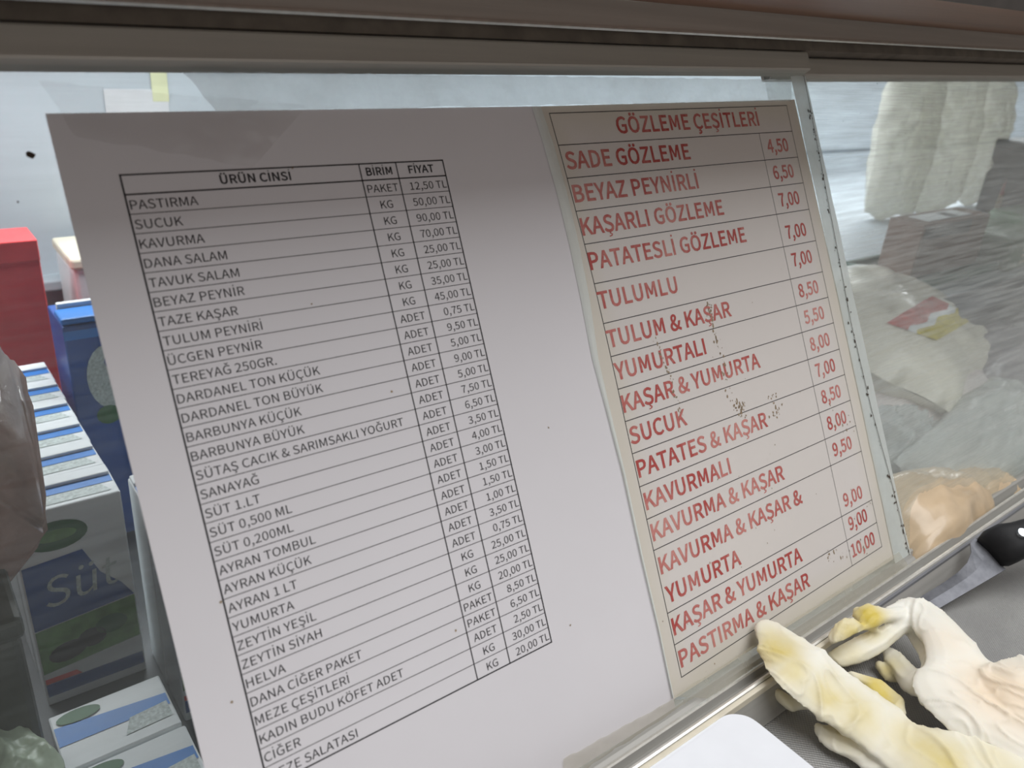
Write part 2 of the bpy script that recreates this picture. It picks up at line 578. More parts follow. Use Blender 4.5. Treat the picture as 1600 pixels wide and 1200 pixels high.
# ------------------------------------------------------------------ lettering
# letter shapes: advance; points; triangles (500 units = cap height)
GLYPH = {
    'A': '415;3 0,66 0,115 153,297 153,345 0,412 0,242 500,172 500,130 203,155 280,172 336,189 391,205 449,207 449,224 392,240 336,258 280,282 203;0 12 7,12 6 7,12 13 6,13 5 6,0 11 12,14 5 13,15 5 14,0 10 11,16 5 15,0 9 10,0 8 9,17 5 16,0 2 8,2 17 8,2 3 17,3 5 17,0 1 2,4 5 3',
    'B': '448;69 0,228 0,327 16,393 65,417 147,404 205,369 245,316 266,316 269,356 293,380 331,389 378,367 449,306 488,217 500,69 500,132 288,132 450,209 450,274 442,314 417,327 370,315 326,276 298,206 288,132 50,132 239,219 239,293 229,340 200,355 149,339 93,293 61,219 50;0 17 15,17 14 15,17 13 14,17 18 13,18 12 13,0 16 17,19 12 18,19 11 12,20 11 19,21 11 20,21 10 11,22 10 21,22 9 10,23 9 22,24 9 23,24 8 9,0 26 16,26 24 16,26 8 24,26 7 8,26 6 7,26 27 6,27 28 6,28 5 6,0 25 26,29 5 28,29 4 5,30 4 29,31 4 30,31 3 4,32 3 31,32 2 3,33 2 32,0 33 25,0 2 33,0 1 2',
    'C': '435;257 -9,317 0,368 24,411 63,376 103,342 73,304 53,260 46,177 72,123 142,104 252,124 360,179 429,262 454,302 448,335 431,364 407,398 447,364 478,317 500,261 509,147 478,69 389,40 250,68 110,145 22;21 19 20,21 18 19,21 17 18,22 12 21,12 13 21,13 17 21,14 17 13,15 17 14,15 16 17,22 11 12,23 11 22,23 10 11,23 9 10,24 9 23,24 8 9,25 8 24,5 3 4,6 3 5,25 7 8,6 2 3,7 2 6,25 2 7,25 1 2,0 1 25',
    'D': '469;69 0,196 0,324 30,402 116,429 252,402 387,323 471,194 500,69 500,132 52,132 449,188 449,286 426,345 359,364 252,345 144,286 76,188 52;0 10 8,10 7 8,10 6 7,10 11 6,11 12 6,12 5 6,0 9 10,13 5 12,13 4 5,14 4 13,15 4 14,15 3 4,16 3 15,16 2 3,17 2 16,0 17 9,0 2 17,0 1 2',
    'E': '402;69 0,364 0,364 54,132 54,132 236,321 236,321 290,132 290,132 447,357 447,357 500,69 500;0 8 11,8 10 11,8 9 10,0 7 8,0 4 7,4 6 7,4 5 6,0 3 4,0 2 3,0 1 2',
    'G': '470;265 -9,328 -1,380 19,420 49,420 259,255 259,255 207,362 207,362 76,337 60,306 50,271 46,181 72,124 142,104 252,125 360,183 429,271 454,315 447,350 430,379 407,413 447,378 477,331 500,269 509,151 478,70 389,40 250,69 110,148 22;25 23 24,25 22 23,26 16 25,16 17 25,17 22 25,17 21 22,18 21 17,18 19 21,19 20 21,26 15 16,27 15 26,27 14 15,6 4 5,6 7 4,7 3 4,27 13 14,28 13 27,8 3 7,28 12 13,29 12 28,9 3 8,29 11 12,10 3 9,11 3 10,11 2 3,29 2 11,0 2 29,0 1 2',
    'H': '497;69 0,132 0,132 236,365 236,365 0,428 0,428 500,365 500,365 291,132 291,132 500,69 500;0 10 11,0 9 10,8 6 7,8 5 6,0 2 9,2 8 9,2 3 8,3 5 8,0 1 2,4 5 3',
    'I': '200;69 0,132 0,132 500,69 500;0 2 3,0 1 2',
    'K': '441;69 0,132 0,132 158,218 261,368 0,438 0,257 310,414 500,342 500,133 249,132 249,132 500,69 500;0 11 12,0 10 11,9 7 8,9 6 7,9 3 6,3 5 6,9 2 3,4 5 3,0 9 10,0 2 9,0 1 2',
    'L': '370;69 0,351 0,351 54,132 54,132 500,69 500;0 4 5,0 3 4,0 2 3,0 1 2',
    'M': '554;69 0,126 0,126 277,124 325,121 376,117 424,120 424,160 310,255 50,297 50,392 310,432 424,435 424,431 376,428 325,426 277,426 0,485 0,485 500,409 500,314 233,302 198,291 163,279 128,276 128,264 163,253 198,240 233,145 500,69 500;0 5 29,5 28 29,5 6 28,6 27 28,20 11 19,11 18 19,11 12 18,12 17 18,0 4 5,7 27 6,20 10 11,13 17 12,0 3 4,14 17 13,15 17 14,0 2 3,8 27 7,20 9 10,0 1 2,16 17 15,8 26 27,21 9 20,22 9 21,8 25 26,23 9 22,8 24 25,8 23 24,8 9 23',
    'N': '493;69 0,128 0,128 263,127 315,124 368,121 419,123 419,177 316,359 0,424 0,424 500,364 500,364 240,366 187,369 133,373 82,370 82,316 185,133 500,69 500;0 5 19,5 18 19,5 6 18,6 17 18,12 10 11,12 9 10,0 4 5,7 17 6,0 3 4,8 17 7,0 2 3,0 1 2,13 9 12,14 9 13,8 16 17,15 9 14,8 15 16,8 9 15',
    'O': '506;253 -9,364 23,439 113,467 252,439 390,364 478,253 509,142 478,67 390,40 252,67 113,142 23,253 46,174 72,123 143,104 252,123 360,174 429,253 454,332 429,383 360,402 252,383 143,332 72;7 5 6,8 17 7,17 18 7,18 5 7,18 19 5,19 4 5,8 16 17,20 4 19,9 16 8,20 3 4,9 15 16,21 3 20,10 15 9,10 14 15,22 3 21,22 2 3,10 13 14,23 2 22,11 13 10,23 1 2,12 1 23,11 12 13,11 1 12,11 0 1',
    'P': '432;69 0,132 0,132 199,214 199,311 216,375 266,398 353,375 440,310 486,211 500,69 500,132 250,132 449,203 449,277 440,321 411,336 353,322 295,279 261,206 250;0 12 10,12 9 10,12 8 9,12 13 8,13 7 8,0 11 12,14 7 13,15 7 14,15 6 7,16 6 15,17 6 16,17 5 6,18 5 17,18 4 5,19 4 18,0 2 11,2 19 11,2 4 19,2 3 4,0 1 2',
    'R': '433;132 263,132 449,216 449,282 440,323 412,337 360,323 306,282 273,216 263,343 0,414 0,287 219,346 245,386 292,400 360,377 442,316 487,225 500,69 500,69 0,132 0,132 212,222 212;19 1 18,1 17 18,1 16 17,1 2 16,2 15 16,19 0 1,3 15 2,3 14 15,4 14 3,5 14 4,6 14 5,6 13 14,7 13 6,7 12 13,8 12 7,19 21 0,21 8 0,21 12 8,21 11 12,21 22 11,22 10 11,19 20 21,9 10 22',
    'S': '407;207 -9,298 10,356 61,377 133,363 195,327 237,274 267,203 297,164 316,133 341,120 381,132 420,164 445,214 454,257 448,295 432,327 407,360 447,320 479,270 501,214 509,132 492,77 445,56 377,72 315,111 274,158 248,229 217,272 196,302 169,313 128,301 85,265 57,208 46,157 54,110 76,70 108,33 65,81 26,140 0;21 19 20,21 18 19,22 18 21,22 13 18,13 17 18,22 12 13,14 17 13,15 17 14,15 16 17,23 12 22,23 11 12,23 10 11,23 9 10,24 9 23,24 8 9,24 7 8,25 7 24,25 6 7,26 6 25,26 5 6,27 5 26,27 4 5,28 4 27,29 4 28,29 3 4,30 3 29,30 2 3,31 2 30,37 35 36,32 2 31,37 34 35,38 34 37,32 1 2,33 1 32,38 33 34,38 1 33,39 1 38,39 0 1',
    'T': '409;173 0,236 0,236 447,387 447,387 500,21 500,21 447,173 447;6 4 5,6 3 4,7 3 6,0 2 7,2 3 7,0 1 2',
    'U': '492;246 -9,338 11,402 79,426 206,426 500,365 500,365 205,349 110,306 61,246 46,187 61,145 110,130 205,130 500,67 500,67 206,91 79,154 11;15 13 14,15 12 13,6 4 5,6 3 4,16 12 15,6 2 3,16 11 12,7 2 6,16 10 11,8 2 7,8 1 2,17 10 16,17 9 10,9 1 8,17 1 9,17 0 1',
    'V': '392;160 0,233 0,392 500,328 500,248 229,232 173,216 120,199 64,196 64,180 120,164 173,148 229,67 500,1 500;0 12 13,0 11 12,4 2 3,4 1 2,0 10 11,5 1 4,0 9 10,6 1 5,0 8 9,7 1 6,0 7 8,0 1 7',
    'Y': '362;149 0,212 0,212 194,363 500,297 500,233 359,217 322,200 286,183 249,180 249,163 286,147 322,131 359,66 500,-1 500,149 194;15 13 14,15 12 13,5 3 4,5 2 3,15 11 12,6 2 5,15 10 11,7 2 6,15 9 10,8 2 7,15 8 9,15 2 8,0 2 15,0 1 2',
    'Z': '411;34 0,379 0,379 54,112 54,376 462,376 500,58 500,58 447,298 447,34 38;7 5 6,7 4 5,7 8 4,8 3 4,9 3 8,9 2 3,9 1 2,0 1 9',
    'F': '377;69 0,132 0,132 224,323 224,323 278,132 278,132 447,357 447,357 500,69 500;0 6 9,6 8 9,6 7 8,0 5 6,0 2 5,2 4 5,2 3 4,0 1 2',
    'J': '365;162 -9,241 12,285 68,299 147,299 500,236 500,236 153,227 92,200 57,156 46,122 52,93 70,69 103,24 70,59 27,104 0;6 4 5,6 3 4,7 3 6,7 2 3,13 11 12,8 2 7,13 10 11,14 10 13,8 1 2,9 1 8,14 9 10,14 1 9,15 1 14,15 0 1',
    '0': '379;190 -9,272 20,326 107,345 252,326 395,272 481,190 509,107 481,53 395,34 252,53 107,107 20,190 42,140 63,106 132,94 252,106 371,140 438,190 460,240 438,273 371,285 252,273 132,240 63;7 5 6,8 17 7,17 18 7,18 5 7,18 19 5,19 4 5,8 16 17,20 4 19,9 16 8,20 3 4,21 3 20,9 15 16,10 15 9,10 14 15,22 3 21,22 2 3,10 13 14,23 2 22,11 13 10,23 1 2,11 12 13,12 1 23,11 1 12,0 1 11',
    '1': '379;60 0,334 0,334 52,234 52,234 500,186 500,157 486,123 474,83 465,83 425,172 425,172 52,60 52;6 4 5,6 10 4,10 3 4,7 10 6,8 10 7,9 10 8,11 3 10,0 11 12,0 3 11,0 2 3,0 1 2',
    '2': '379;30 0,344 0,344 54,206 54,179 53,151 51,124 49,227 157,296 261,321 362,303 440,252 491,175 509,117 500,69 475,27 436,63 400,94 430,128 451,167 458,219 445,249 411,259 359,235 268,159 162,30 37;13 11 12,14 11 13,14 10 11,15 19 14,19 10 14,15 18 19,20 10 19,15 17 18,21 10 20,21 9 10,16 17 15,22 9 21,22 8 9,23 8 22,24 8 23,24 7 8,25 7 24,25 6 7,4 2 3,4 1 2,5 1 4,6 1 5,25 1 6,0 1 25',
    '3': '379;179 -9,261 8,319 57,340 134,326 194,288 237,235 261,235 264,281 290,312 330,323 384,304 452,253 494,177 509,124 501,78 480,38 450,72 410,102 435,137 452,175 458,221 448,250 421,260 379,247 331,203 297,121 284,121 236,213 224,262 189,277 136,264 86,228 54,175 43,125 51,84 72,52 100,20 60,58 26,111 1;14 12 13,15 12 14,15 11 12,16 20 15,20 11 15,16 19 20,21 11 20,16 18 19,21 10 11,17 18 16,22 10 21,23 10 22,23 9 10,24 9 23,25 9 24,25 8 9,26 8 25,26 7 8,27 7 26,27 6 7,27 5 6,27 28 5,28 4 5,29 4 28,29 3 4,30 3 29,31 3 30,31 2 3,37 35 36,32 2 31,37 34 35,38 34 37,32 1 2,33 1 32,38 33 34,38 1 33,39 1 38,39 0 1',
    '4': '379;232 0,291 0,291 138,357 138,357 188,291 188,291 500,222 500,14 179,14 138,232 138,232 188,78 188,192 358,206 383,220 408,233 432,235 432,234 403,233 370,232 341;8 6 7,8 16 6,16 17 6,17 5 6,8 15 16,18 5 17,8 14 15,19 5 18,8 13 14,20 5 19,8 12 13,11 5 20,8 11 12,8 5 11,8 4 5,8 3 4,9 3 8,10 3 9,0 2 10,2 3 10,0 1 2',
    '5': '379;179 -9,258 11,319 69,342 162,322 253,267 305,192 322,164 320,139 313,117 302,130 447,318 447,318 500,75 500,59 267,92 246,119 262,145 272,175 275,230 261,266 222,279 161,265 98,227 57,173 43,121 51,81 71,50 98,18 57,58 25,110 1;14 10 13,10 12 13,10 11 12,14 9 10,7 5 6,8 5 7,9 5 8,9 4 5,14 18 9,18 4 9,14 17 18,19 4 18,14 16 17,15 16 14,20 4 19,20 3 4,21 3 20,21 2 3,22 2 21,28 26 27,23 2 22,28 25 26,23 1 2,24 1 23,29 25 28,29 24 25,29 1 24,30 1 29,30 0 1',
    '6': '379;205 -9,277 12,329 68,349 153,332 241,284 293,210 310,170 303,131 283,97 250,116 373,162 438,226 458,255 453,283 440,305 420,340 458,309 484,270 502,223 509,132 482,65 396,38 239,60 101,120 19,98 201,132 238,167 258,200 264,250 250,280 212,290 153,279 94,248 54,205 40,151 59,115 113;20 18 19,20 17 18,20 16 17,21 11 20,11 12 20,12 16 20,13 16 12,13 14 16,14 15 16,21 10 11,22 10 21,22 9 10,7 5 6,8 5 7,8 4 5,9 28 8,28 4 8,9 27 28,29 4 28,9 26 27,22 26 9,30 4 29,30 3 4,23 25 22,25 26 22,31 3 30,23 36 25,32 3 31,32 2 3,23 35 36,24 35 23,33 2 32,33 1 2,24 34 35,34 1 33,24 1 34,0 1 24',
    '7': '379;135 0,200 0,215 174,258 319,347 462,347 500,33 500,33 447,276 447,198 312,154 170;7 5 6,7 4 5,7 8 4,8 3 4,9 3 8,9 2 3,10 2 9,10 1 2,0 1 10',
    '8': '379;191 -9,273 8,327 54,347 120,335 179,304 222,263 252,263 255,293 285,319 326,329 376,313 444,266 491,192 508,122 491,74 447,55 381,65 333,89 295,123 265,123 263,79 231,45 184,31 124,52 55,108 8,225 271,169 297,128 331,112 381,122 423,150 451,192 461,237 449,266 418,276 372,270 337,253 303,192 38,138 50,101 82,87 130,96 174,120 213,156 243,221 214,269 177,288 122,276 78,242 48;14 12 13,15 12 14,15 32 12,32 11 12,15 31 32,33 11 32,15 30 31,34 11 33,16 30 15,34 10 11,16 29 30,35 10 34,17 29 16,17 28 29,35 9 10,36 9 35,37 9 36,18 28 17,18 27 28,37 8 9,26 8 37,18 26 27,19 26 18,26 7 8,19 7 26,20 7 19,21 44 20,44 7 20,44 6 7,44 5 6,21 43 44,45 5 44,22 43 21,45 4 5,46 4 45,22 42 43,23 42 22,46 3 4,47 3 46,23 41 42,23 40 41,24 40 23,48 3 47,48 2 3,24 39 40,49 2 48,25 39 24,49 1 2,25 38 39,38 1 49,25 1 38,25 0 1',
    '9': '379;160 -9,249 19,315 109,342 271,319 404,260 483,173 509,102 488,50 432,30 347,47 260,95 207,168 190,209 197,249 218,283 250,263 128,218 62,158 43,127 48,98 61,74 81,40 42,71 16,111 -2,282 303,248 264,213 243,178 236,128 250,99 288,89 347,100 407,130 446,174 460,229 442,265 389;7 5 6,8 5 7,8 34 5,34 35 5,35 4 5,8 33 34,8 32 33,36 4 35,9 32 8,9 31 32,36 3 4,25 3 36,10 31 9,10 30 31,26 3 25,10 29 30,26 15 3,15 2 3,27 15 26,11 29 10,27 14 15,16 2 15,11 28 29,28 14 27,11 14 28,11 13 14,12 13 11,17 2 16,17 1 2,22 20 21,18 1 17,22 19 20,22 18 19,22 1 18,23 1 22,23 0 1,24 0 23',
    ',': '190;51 -130,104 -96,139 -47,151 13,144 52,126 77,98 86,75 81,58 66,51 42,58 19,74 4,97 -1,104 -1,96 -39,72 -70,36 -93;7 5 6,8 5 7,8 4 5,9 4 8,9 3 4,10 3 9,11 3 10,11 13 3,13 2 3,12 13 11,14 2 13,15 2 14,15 1 2,16 1 15,0 1 16',
    '.': '190;95 -9,117 -3,134 14,140 38,134 63,117 80,95 86,72 80,56 63,50 38,56 14,72 -3;7 5 6,8 5 7,8 4 5,9 4 8,9 3 4,10 3 9,10 2 3,10 1 2,11 1 10,11 0 1',
    '&': '464;177 -9,232 -2,279 18,321 48,361 23,399 4,436 -9,452 43,423 53,392 69,359 91,395 145,424 205,446 269,388 269,370 215,346 166,318 122,271 164,228 212,191 263,245 304,287 352,304 411,292 462,258 496,205 509,145 493,105 451,91 392,95 354,106 315,123 274,75 236,39 189,25 130,44 58,97 9,280 81,250 60,218 46,184 41,134 52,98 84,85 133,94 169,116 201,149 231,187 177,232 127,168 304,155 334,147 364,144 392,152 429,173 455,206 465,233 457,248 437,253 409,241 369,210 335;27 25 26,27 24 25,28 56 27,56 24 27,28 55 56,57 24 56,57 23 24,58 23 57,28 54 55,29 54 28,59 23 58,29 53 54,59 22 23,60 22 59,29 52 53,30 52 29,61 22 60,30 51 52,31 51 30,61 21 22,50 21 61,31 50 51,32 50 31,50 20 21,32 20 50,33 20 32,15 13 14,15 12 13,33 47 20,47 19 20,34 47 33,34 46 47,48 19 47,16 12 15,48 18 19,16 11 12,34 45 46,35 45 34,49 18 48,35 44 45,17 11 16,49 17 18,17 10 11,35 43 44,36 43 35,38 17 49,38 10 17,38 9 10,36 42 43,39 9 38,39 8 9,40 8 39,37 42 36,40 3 8,3 7 8,37 41 42,40 2 3,4 7 3,41 2 40,4 6 7,37 2 41,5 6 4,37 1 2,0 1 37',
    'Ü': '492;324 546,343 550,356 563,361 583,356 602,343 615,324 620,305 615,291 602,286 583,291 563,305 550,246 -9,338 11,402 79,426 206,426 500,365 500,365 205,349 110,306 61,246 46,187 61,145 110,130 205,130 500,67 500,67 206,91 79,154 11,167 546,187 550,200 563,205 583,200 602,187 615,167 620,148 615,135 602,130 583,135 563,148 550;27 25 26,27 24 25,18 16 17,18 15 16,28 24 27,18 14 15,28 23 24,19 14 18,28 22 23,20 14 19,20 13 14,29 22 28,29 21 22,21 13 20,29 13 21,29 12 13,37 35 36,38 35 37,38 34 35,39 34 38,39 33 34,40 33 39,40 32 33,40 31 32,41 31 40,41 30 31,7 5 6,8 5 7,8 4 5,9 4 8,9 3 4,10 3 9,10 2 3,10 1 2,11 1 10,11 0 1',
    'Ö': '506;332 546,351 550,364 563,368 583,364 602,351 615,332 620,312 615,299 602,294 583,299 563,312 550,253 -9,364 23,439 113,467 252,439 390,364 478,253 509,142 478,67 390,40 252,67 113,142 23,253 46,174 72,123 143,104 252,123 360,174 429,253 454,332 429,383 360,402 252,383 143,332 72,175 546,194 550,207 563,212 583,207 602,194 615,175 620,156 615,143 602,138 583,143 563,156 550;19 17 18,20 29 19,29 30 19,30 17 19,30 31 17,31 16 17,20 28 29,32 16 31,21 28 20,32 15 16,21 27 28,33 15 32,22 27 21,22 26 27,34 15 33,34 14 15,22 25 26,35 14 34,23 25 22,35 13 14,24 13 35,23 24 25,23 13 24,23 12 13,43 41 42,44 41 43,44 40 41,45 40 44,45 39 40,46 39 45,46 38 39,46 37 38,47 37 46,47 36 37,7 5 6,8 5 7,8 4 5,9 4 8,9 3 4,10 3 9,10 2 3,10 1 2,11 1 10,11 0 1',
    'Ç': '435;196 -173,264 -162,306 -139,321 -102,314 -77,295 -60,265 -48,284 -8,332 5,374 28,411 63,376 103,342 73,304 53,260 46,177 72,123 142,104 252,124 360,179 429,262 454,302 448,335 431,364 407,398 447,364 478,317 500,261 509,147 478,69 389,40 250,66 115,137 27,242 -8,214 -67,248 -75,267 -87,273 -104,266 -123,240 -135,190 -141;28 26 27,28 25 26,28 24 25,29 19 28,19 20 28,20 24 28,21 24 20,22 24 21,22 23 24,29 18 19,30 18 29,30 17 18,30 16 17,31 16 30,31 15 16,32 15 31,12 10 11,13 10 12,32 14 15,13 9 10,14 9 13,32 9 14,32 8 9,33 8 32,33 7 8,33 6 7,34 6 33,34 5 6,34 4 5,35 4 34,36 4 35,36 3 4,37 3 36,37 2 3,38 2 37,39 2 38,40 2 39,40 1 2,0 1 40',
    'ü': '414;280 448,299 453,313 467,318 486,313 505,299 518,280 523,261 518,247 505,242 486,247 467,261 453,171 -9,218 0,257 23,293 58,295 58,300 0,352 0,352 370,290 370,290 108,257 72,225 52,190 45,150 55,127 87,120 143,120 370,57 370,57 136,69 56,107 8,133 448,153 453,166 467,171 486,166 505,153 518,133 523,114 518,101 505,95 486,101 467,114 453;30 28 29,30 27 28,21 19 20,21 18 19,30 26 27,31 26 30,22 16 21,16 18 21,31 25 26,23 15 22,15 16 22,23 14 15,17 18 16,32 25 31,32 24 25,24 14 23,32 14 24,32 13 14,12 13 32,40 38 39,41 38 40,41 37 38,41 36 37,42 36 41,43 36 42,43 35 36,44 35 43,44 34 35,33 34 44,7 5 6,8 5 7,8 4 5,8 3 4,9 3 8,10 3 9,10 2 3,11 2 10,11 1 2,0 1 11',
    't': '257;179 -9,202 -7,226 -2,248 5,235 52,222 47,207 43,193 42,159 50,141 74,136 113,136 320,237 320,237 370,136 370,136 475,84 475,77 370,18 367,18 320,74 320,74 115,83 50,117 7;17 15 16,17 14 15,18 14 17,18 13 14,18 12 13,19 12 18,20 12 19,21 11 20,11 12 20,21 10 11,22 10 21,22 9 10,22 8 9,5 3 4,22 7 8,23 7 22,6 3 5,7 3 6,23 3 7,0 3 23,0 2 3,0 1 2',
}
